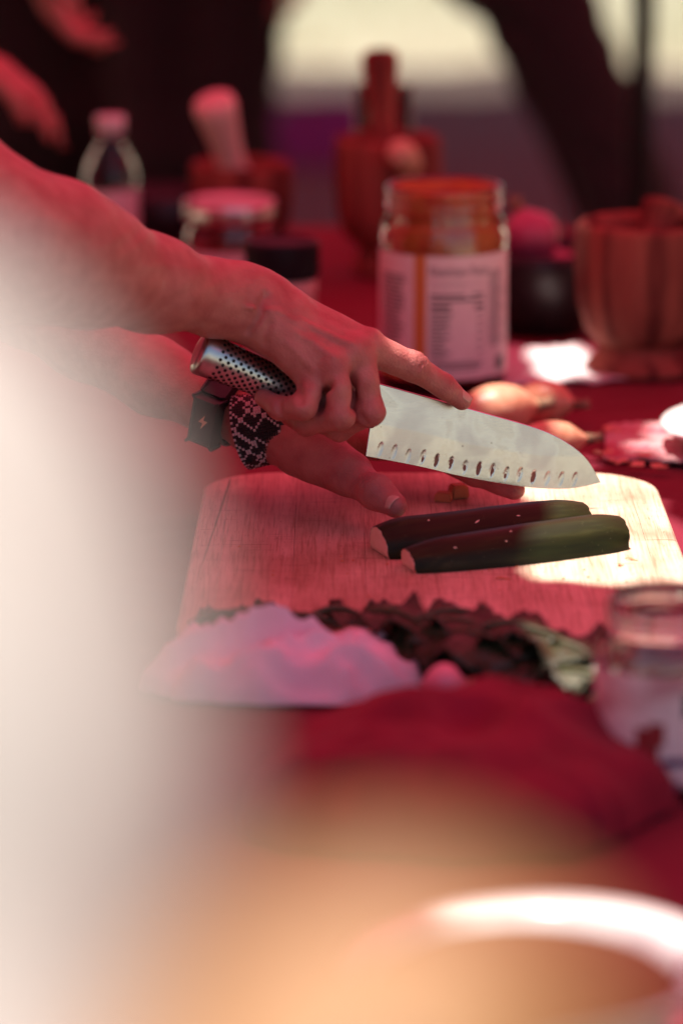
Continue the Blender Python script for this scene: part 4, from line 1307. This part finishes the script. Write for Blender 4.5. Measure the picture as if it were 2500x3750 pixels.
# jar with a tin lid farther back
lj = thing('lidded_jar', 'glass jar with a pale tin lid behind the black capped bottle', 'jar', (-.0985, 3.36, 0), R(-90))
r2 = .0405
put('glass', lathe_mesh('glass', shell([(0, .0005), (r2 * .9, .0005), (r2, .006), (r2, .066), (r2 * .9, .074), (r2 * .9, .082)], [(0, .005), (r2 * .86, .005), (r2 * .93, .01), (r2 * .93, .064), (r2 * .84, .073), (r2 * .84, .082)]), 48), 'glass', lj)
put('contents', lathe_mesh('contents', [(0, .0055), (r2 * .85, .0055), (r2 * .92, .0105), (r2 * .92, .058), (0, .058)], 48), 'spice_red', lj)
put('label', wrap_label(r2 + .0003, .010, .052, R(-140), R(20)), 'label', lj)
put('lid', lathe_mesh('lid', [(r2 * .92, .076), (r2 * 1.0, .076), (r2 * 1.02, .078), (r2 * 1.02, .090), (r2 * 1.0, .0935), (r2 * .93, .0945), (r2 * .9, .0930), (0, .0925)], 56), 'steel_lid', lj)

# spice jar without a lid, near right
fj = thing('spice_jar', 'small open glass spice jar with a printed label at the right front', 'jar', (.1690, 1.955, 0), R(-90))
fj.scale = (1, 1, .93)
r3 = .0350
put('glass', lathe_mesh('glass', shell([(0, .0005), (r3 * .9, .0005), (r3 * .98, .003), (r3, .008), (r3, .077), (r3 * .96, .083), (r3 * .83, .089), (r3 * .80, .092), (r3 * .80, .096), (r3 * .84, .0968), (r3 * .84, .0985), (r3 * .80, .0995), (r3 * .80, .1035), (r3 * .84, .1043), (r3 * .84, .106), (r3 * .80, .107), (r3 * .80, .111), (r3 * .78, .1125)],
    [(0, .006), (r3 * .84, .006), (r3 * .92, .011), (r3 * .92, .076), (r3 * .88, .081), (r3 * .73, .089), (r3 * .72, .111), (r3 * .75, .1125)]), 56), 'glass', fj)
put('spice', lathe_mesh('spice', [(0, .0065), (r3 * .83, .0065), (r3 * .91, .0115), (r3 * .91, .043), (r3 * .5, .046), (0, .044)], 44), 'spice_tan', fj)
lb = put('label', wrap_label(r3 + .0002, .009, .074, R(-130), R(130)), 'label_pink', fj)
blob = []
for (a0, a1, z0, z1) in ((-.44, -.20, .030, .044), (-.26, -.02, .034, .047), (-.32, -.10, .022, .036), (-.22, -.10, .017, .030)): blob.append((A(a0), A(a1), z0, z1))
put('printed_motif', wrap_rects('printed_motif', r3 + .0007, blob), 'ink_red', lb)
put('violet_motif', wrap_rects('violet_motif', r3 + .0008, [(A(-.05), A(.45), .0215, .0265), (A(.05), A(.22), .0085, .0125)]), 'ink_violet', lb)
put('dark_motif', wrap_rects('dark_motif', r3 + .0009, [(A(.25), A(.42), .050, .064), (A(.5), A(.85), .046, .060)]), 'ink', lb)

# clear bottle, glass bowl and tumbler at the far end
cb = thing('clear_bottle', 'tall clear plastic bottle at the far left of the table', 'bottle', (-0.2125, 3.52, 0.0715)[:2] + (0,), 0)
put('bottle_body', lathe_mesh('bottle_body', shell([(0, .0005), (.022, .0005), (.025, .004), (.025, .09), (.022, .104), (.012, .122), (.0115, .142)], [(0, .003), (.0215, .003), (.0238, .006), (.0238, .09), (.021, .103), (.0106, .122), (.0106, .142)]), 40), 'plastic_clear', cb)
put('cap', lathe_mesh('cap', [(.0118, .130), (.0135, .130), (.0138, .145), (.013, .147), (0, .147)], 32), 'white_glaze', cb)
put('label', wrap_label(.0253, .030, .080, R(-170), R(40)), 'label', cb)
gb = thing('glass_bowl', 'dark glass bowl beside the clear bottle at the far left', 'bowl', (-.165, 3.60, 0))
put('bowl', lathe_mesh('bowl', [(0, .0005), (.028, .0005), (.030, .004), (.046, .030), (.052, .066), (.0505, .0665), (.0445, .031), (.028, .006), (0, .0055)], 48), 'black_gloss', gb)
gt = thing('tumbler', 'clear glass tumbler standing behind the tall wooden mortar', 'glass', (.0405, 3.705, 0))
put('glass', lathe_mesh('glass', shell([(0, .0005), (.024, .0005), (.026, .004), (.0275, .150), (.0268, .151)], [(0, .008), (.0235, .008), (.0262, .150)]), 40), 'glass', gt)

# ------------------------------------------------------------------ mortars and pestles
def mortar(name_label, loc, r, h, mat, foot=.7, flute=0, footmat=None):
    t = thing('wooden_mortar', name_label, 'mortar', loc)
    fr = r * foot
    put('bowl', lathe_mesh('bowl', [(0, h * .20), (fr * .86, h * .20), (r * .84, h * .30), (r * .96, h * .48), (r, h * .72), (r * .985, h * .93), (r * .96, h * .985), (r * .90, h), (r * .84, h * .985), (r * .79, h * .9), (r * .68, h * .55), (r * .4, h * .36), (0, h * .33)], 64, flute=flute), mat, t)
    put('foot', lathe_mesh('foot', [(0, .0005), (fr * 1.02, .0005), (fr * 1.06, h * .03), (fr * 1.02, h * .08), (fr * .86, h * .14), (fr * .84, h * .20), (0, h * .20)], 56), footmat or mat, t)
    return t
def pestle(label, a, b, r, mat, group='wooden pestles'):
    a, b = Vector(a), Vector(b)
    L = (b - a).length
    t = thing('pestle', label, 'pestle', a, 0, group)
    t.rotation_euler = rot_to(b - a)
    put('shaft', lathe_mesh('shaft', [(0, L * .30), (r * .80, L * .30), (r * .62, L * .45), (r * .66, L * .62), (r * .84, L * .84), (r * .92, L * .92), (r * .86, L * .97), (r * .6, L * .995), (0, L)], 32), mat, t)
    put('grinding_head', lathe_mesh('grinding_head', [(0, 0), (r * .5, L * .01), (r * .92, L * .05), (r * 1.1, L * .12), (r * 1.05, L * .22), (r * .80, L * .30), (0, L * .30)], 32), mat, t)
    return t
mortar('squat wooden mortar at the back, half hidden behind the tin lidded jar', (-.0935, 3.56, 0), .0485, .098, 'wood_mortar', .75)
pestle('pale pestle leaning left out of the squat mortar at the back', (-.088, 3.556, .045), (-0.1178, 3.5, 0.1657), .0220, 'wood_pink')
mortar('tall wooden mortar standing behind the sauce jar', (.0425, 3.52, 0), .0500, .128, 'wood_mortar', .62)
pestle('reddish pestle standing upright in the tall mortar', (.0400, 3.525, .055), (0.0355, 3.56, 0.2036), .0190, 'wood_mortar')
pl_ = pestle('pale wooden pestle leaning against the front of the tall mortar', (0.1111, 3.7143, 0.012), (0.0514, 3.44, 0.1263), .0150, 'wood_pale')
mortar('fluted wooden mortar at the right edge behind the napkin', (.2440, 3.060, 0), .0555, .124, 'wood_mortar', .78, flute=.018, footmat='wood_mortar')
pestle('dark pestle lying in the fluted mortar at the right edge', (.238, 3.062, .062), (0.263, 3.09, 0.1349), .0200, 'wood_mortar')

# ------------------------------------------------------------------ dark bowl with an onion, lemon
bw_ = thing('dark_bowl', 'dark stoneware bowl between the sauce jar and the fluted mortar', 'bowl', (.172, 3.24, 0))
put('bowl', lathe_mesh('bowl', [(0, .0005), (.036, .0005), (.038, .006), (.056, .026), (.064, .056), (.0645, .072), (.0625, .073), (.060, .057), (.052, .03), (.034, .012), (0, .010)], 56), 'black_gloss', bw_)
def bulb(name, label, loc, r, L, mat, cat, axis=(0, 0, 1), group=None, squash=1.0):
    t = thing(name, label, cat, loc, 0, group)
    t.rotation_euler = rot_to(axis)
    pr = []
    for k in range(25):
        q = k / 24
        z = (q - .5) * L
        rr = r * (math.sin(math.pi * min(1, q * 1.03)) ** .72) * (1 - .55 * max(0, q - .72) / .28) if 0 < q < 1 else 0
        pr.append((max(0, rr), z))
    put('skin', lathe_mesh('skin', pr, 36, wob=.02), mat, t)
    nk = put('neck', make_mesh('neck', *tube([(0, 0, L * .42), (r * .06, 0, L * .52), (r * .02, r * .1, L * .60)], [r * .30, r * .20, r * .24], 10)), 'root', t)
    for k in range(5):
        a = k * 1.25
        put('root_hair', make_mesh('root_hair', *tube([(r * .1 * math.cos(a), r * .1 * math.sin(a), -L * .49), (r * .2 * math.cos(a), r * .2 * math.sin(a), -L * .55)], [r * .04, r * .02], 5)), 'root', t)
    return t
bulb('red_onion', 'pink red onion heaped in the dark bowl beside the sauce jar', (.160, 3.235, .082), .0255, .060, 'onion', 'onion', (-.35, .2, .8))
bulb('red_onion', 'red onion low in the dark bowl, mostly hidden by the jar', (.185, 3.265, .045), .026, .052, 'onion', 'onion', (.6, .3, .5))
bulb('lemon', 'small yellow lemon at the back above the black bottle cap', (-0.0745, 3.44, 0.0577)[:2] + (.0225,), .0225, .052, 'lemon', 'lemon', (1, .2, 0.02))

# shallots
def shallot(label, p0, p1, r):
    p0, p1 = Vector(p0), Vector(p1)
    bulb('shallot', label, (p0 + p1) / 2, r, (p1 - p0).length, 'shallot', 'shallot', p1 - p0, 'shallots behind the board')
shallot('long sunlit shallot just beyond the fingertip', (.083, 2.79, .021), (.1525, 2.83, .021), .0205)
shallot('slim shallot behind the blade tip', (.120, 2.715, .016), (.184, 2.735, .016), .0155)
shallot('small shallot partly hidden by the blade, nearest the board', (.118, 2.672, .013), (.170, 2.668, .013), .0125)
shallot('shallot lying behind the long one, only its root end showing', (.130, 2.875, .017), (.181, 2.85, .017), .0165)

# white plate at the right edge, pale napkin behind the jar, striped cloth right of the board
wp = thing('white_plate', 'white ceramic plate cut off by the right edge', 'plate', (.338, 2.755, 0))
put('plate', lathe_mesh('plate', [(0, .0005), (.060, .0005), (.064, .004), (.098, .018), (.104, .0215), (.1035, .0235), (.097, .0215), (.064, .0085), (0, .0075)], 72), 'white_glaze', wp)
def napkin_f(u, v):
    a = Vector((0.1279, 3.1576, 0)); b = Vector((0.2121, 3.1632, 0)); c_ = Vector((0.2398, 3.0216, 0)); d = Vector((0.1263, 2.9822, 0))
    p = a.lerp(b, u).lerp(d.lerp(c_, u), v)
    return (p.x, p.y, .0015 + .006 * abs(nz(u * 3, v * 3, 5)) + .004 * math.sin(math.pi * u) * math.sin(math.pi * v))
tag(put('paper_napkin', solidify(grid_mesh('paper_napkin', 30, 24, napkin_f), .0012), 'white_cloth'), 'crumpled white paper napkin in sunlight behind the sauce jar', 'napkin')
def towel_f(u, v):
    a = Vector((0.2004, 2.8413, 0)); b = Vector((0.2836, 2.8569, 0)); c_ = Vector((0.2881, 2.7042, 0)); d = Vector((0.1902, 2.7211, 0))
    p = a.lerp(b, u).lerp(d.lerp(c_, u), v)
    return (p.x, p.y, .0018 + .004 * abs(math.sin(v * 15 + 1.5 * nz(u * 3, v * 2, 2))) + .003 * abs(nz(u * 9, v * 4, 9)))
tag(put('striped_towel', solidify(grid_mesh('striped_towel', 40, 40, towel_f), .0015), 'stripe_cloth'), 'pink striped kitchen towel right of the cutting board', 'towel')
skins = [(1462,1028), (1505,1036), (1560,1040), (1425,1010), (1530,1018), (1448,962)]
words = ['leftmost on the striped towel', 'at the middle of the striped towel', 'at the right edge on the striped towel', 'at the near corner of the striped towel', 'at the far side of the striped towel', 'on the red cloth past the shallots']
for k, (a_, b_) in enumerate(((.1996, 2.7057), (.2119, 2.6936), (.2279, 2.6877), (.1908, 2.7338), (.2195, 2.7212), (.2023, 2.812))):
    def f(u, v):
        x = (u - .5) * .016; y = (v - .5) * .010
        return (x * math.sqrt(max(.05, 1 - (2 * v - 1) ** 2 * .8)), y, .0095 + 22 * x * x + .002 * nz(u * 4, v * 4, k))
    o = put('onion_skin', solidify(grid_mesh('onion_skin', 8, 6, f), .0003), 'shallot', None, loc=(a_, b_, -.004), rot=(0, 0, k * 1.1))
    tag(o, 'curled onion skin flake ' + words[k], 'onion skin', 'onion skin flakes')

# ------------------------------------------------------------------ near objects: lilac cloth, greens, red mitt, radish, bowl
def lump(name, label, cat, mat, cx, cy, sx, sy, hgt, seed, fold, rot=0, power=.55, fq=1.0):
    def f(u, v):
        a = 2 * math.pi * u
        rad = v
        ex = math.copysign(abs(math.cos(a)) ** .8, math.cos(a)); ey = math.copysign(abs(math.sin(a)) ** .8, math.sin(a))
        wob = 1 + .16 * nz(math.cos(a) * 1.7 + seed, math.sin(a) * 1.7, seed) + .06 * nz(math.cos(a) * 6, math.sin(a) * 6, seed + 3)
        x = ex * rad * sx * wob; y = ey * rad * sy * wob
        wx = x + .012 * nz(x * 40, y * 40, seed + 20) * (fq - 1); wy = y + .012 * nz(x * 40, y * 40, seed + 31) * (fq - 1)
        fl = abs(nz(wx * 14 * fq + seed, wy * 26 * fq, seed)) * 1.0 + .5 * abs(nz(wx * 34 * fq, wy * 40 * fq, seed + 9))
        z = hgt * max(0, 1 - rad ** 2.2) ** power * (1 - fold * fl) + .0015
        z += .28 * hgt * nz(x * 24, y * 24, seed + 5) * (1 - rad ** 2)
        return (x, y, max(.001, z))
    o = put(name, grid_mesh(name, 110, 46, f, close_u=True), mat, None, loc=(cx, cy, 0), rot=(0, 0, rot))
    return tag(o, label, cat)
lump('lilac_cloth', 'crumpled pale lilac cloth in front of the cutting board', 'cloth', 'lilac', -.032, 2.142, .084, .042, .046, 2.0, .95, fq=1.55)
lump('red_cloth', 'plump bundle of red cloth lying in front of the lilac cloth', 'cloth', 'cloth_red2', .062, 1.925, .108, .100, .054, 5.5, .22, -.15, power=.45)
bulb('radish', 'small pink radish between the lilac cloth and the red bundle', (0.0583, 2.075, 0.0136)[:2] + (.020,), .0125, .028, 'radish', 'radish', (1, .1, .02))

# leafy greens: every leaf is a ruffled blade with a midrib
gr = thing('kale_bunch', 'bunch of dark curly greens along the front edge of the board', 'leafy greens', (.03, 2.17, 0))
def leaf(parent, base, yaw, ln, wd, lift, curl, seed, mat):
    ca, sa = math.cos(yaw), math.sin(yaw)
    def f(u, v):
        s = u * ln
        w = wd * (math.sin(math.pi * min(1, .12 + .88 * u)) ** .7) * (1 + .12 * nz(u * 7, seed))
        t_ = (v - .5) * 2
        ruff = .0050 * abs(t_) ** 1.5 * math.sin(u * 11 + seed + 2 * t_) + .006 * abs(t_) * nz(u * 11, t_ * 4, seed)
        x = s; y = t_ * w
        z = lift * math.sin(min(1, u * 1.1) * math.pi * .75) + ruff + curl * t_ * t_ * wd - .010 * u * u
        return (base[0] + x * ca - y * sa, base[1] + x * sa + y * ca, max(.004, base[2] + z))
    lf = put('leaf', solidify(grid_mesh('leaf', 30, 12, f), .0009), mat, parent, worldspace=True)
    rib = [Vector(f(k / 8 * .95, .5)) + Vector((0, 0, .0014)) for k in range(9)]
    put('midrib', make_mesh('midrib', *tube(rib, [.0026 * (1 - .085 * k) for k in range(9)], 6)), 'stem', lf, worldspace=True)
leaves = []
def add_leaf(x, y, z, yaw, ln, wd, lift, curl, mat='kale'):
    leaves.append(((x, y, z), yaw, ln, wd, lift, curl, len(leaves) * 1.7, mat))
for k in range(24):                      # the dark heap right of the cloth
    q = k / 23
    add_leaf(.02 + .085 * q + random.uniform(-.01, .01), 2.175 - .05 * q + random.uniform(-.02, .02), .010 + .024 * (1 - abs(2 * ((k * 7) % 16) / 15 - 1)) + random.uniform(0, .006), random.uniform(-1.0, .25),
             random.uniform(.045, .075), random.uniform(.020, .032), random.uniform(.004, .012), random.uniform(-.5, .1))
for x, y, yw in ((-.090, 2.205, .2), (-.066, 2.212, .5), (-.022, 2.216, .15), (.008, 2.212, .35), (-.045, 2.205, -.1), (.022, 2.205, -.3)):   # tips showing behind the cloth
    add_leaf(x, y, .018, yw, random.uniform(.04, .055), random.uniform(.016, .022), .010, -.2)
for k in range(8):                       # the sunlit end, sunlight put into a paler leaf colour
    add_leaf(.098 + .0055 * k, 2.122 - .010 * k, .014 + random.uniform(0, .010), random.uniform(-.9, .1), random.uniform(.040, .055), .021, .008, .1, 'kale_lit')
for L_ in leaves: leaf(gr, *L_)

nb = thing('white_bowl', 'white ceramic bowl with a sunlit rim at the bottom right', 'bowl', (.0790, 1.535, 0))
put('bowl', lathe_mesh('bowl', [(0, .0005), (.040, .0005), (.042, .004), (.060, .022), (.070, .046), (.0815, .0540), (.0823, .0556), (.0815, .0570), (.0700, .0520), (.058, .024), (.038, .0085), (0, .007)], 96), 'white_glaze', nb)
bt = thing('beetroot_dip', 'dark red dip in the white bowl at the bottom right', 'dip', (.0790, 1.535, .0092))
put('dip', lathe_mesh('dip', [(0, .0002), (.036, .0002), (.0535, .014), (.0640, .0365), (.060, .0395), (.03, .039), (0, .042)], 48, wob=.01), 'spice_red', bt)

# a folded purple blanket on the lawn far behind
o = lump('purple_blanket', 'purple blanket heaped on the lawn far behind the tall mortar', 'blanket', 'purple', -.035, 9.3, .18, .22, .15, 8.0, .4)
o.location.z = GZ + .01
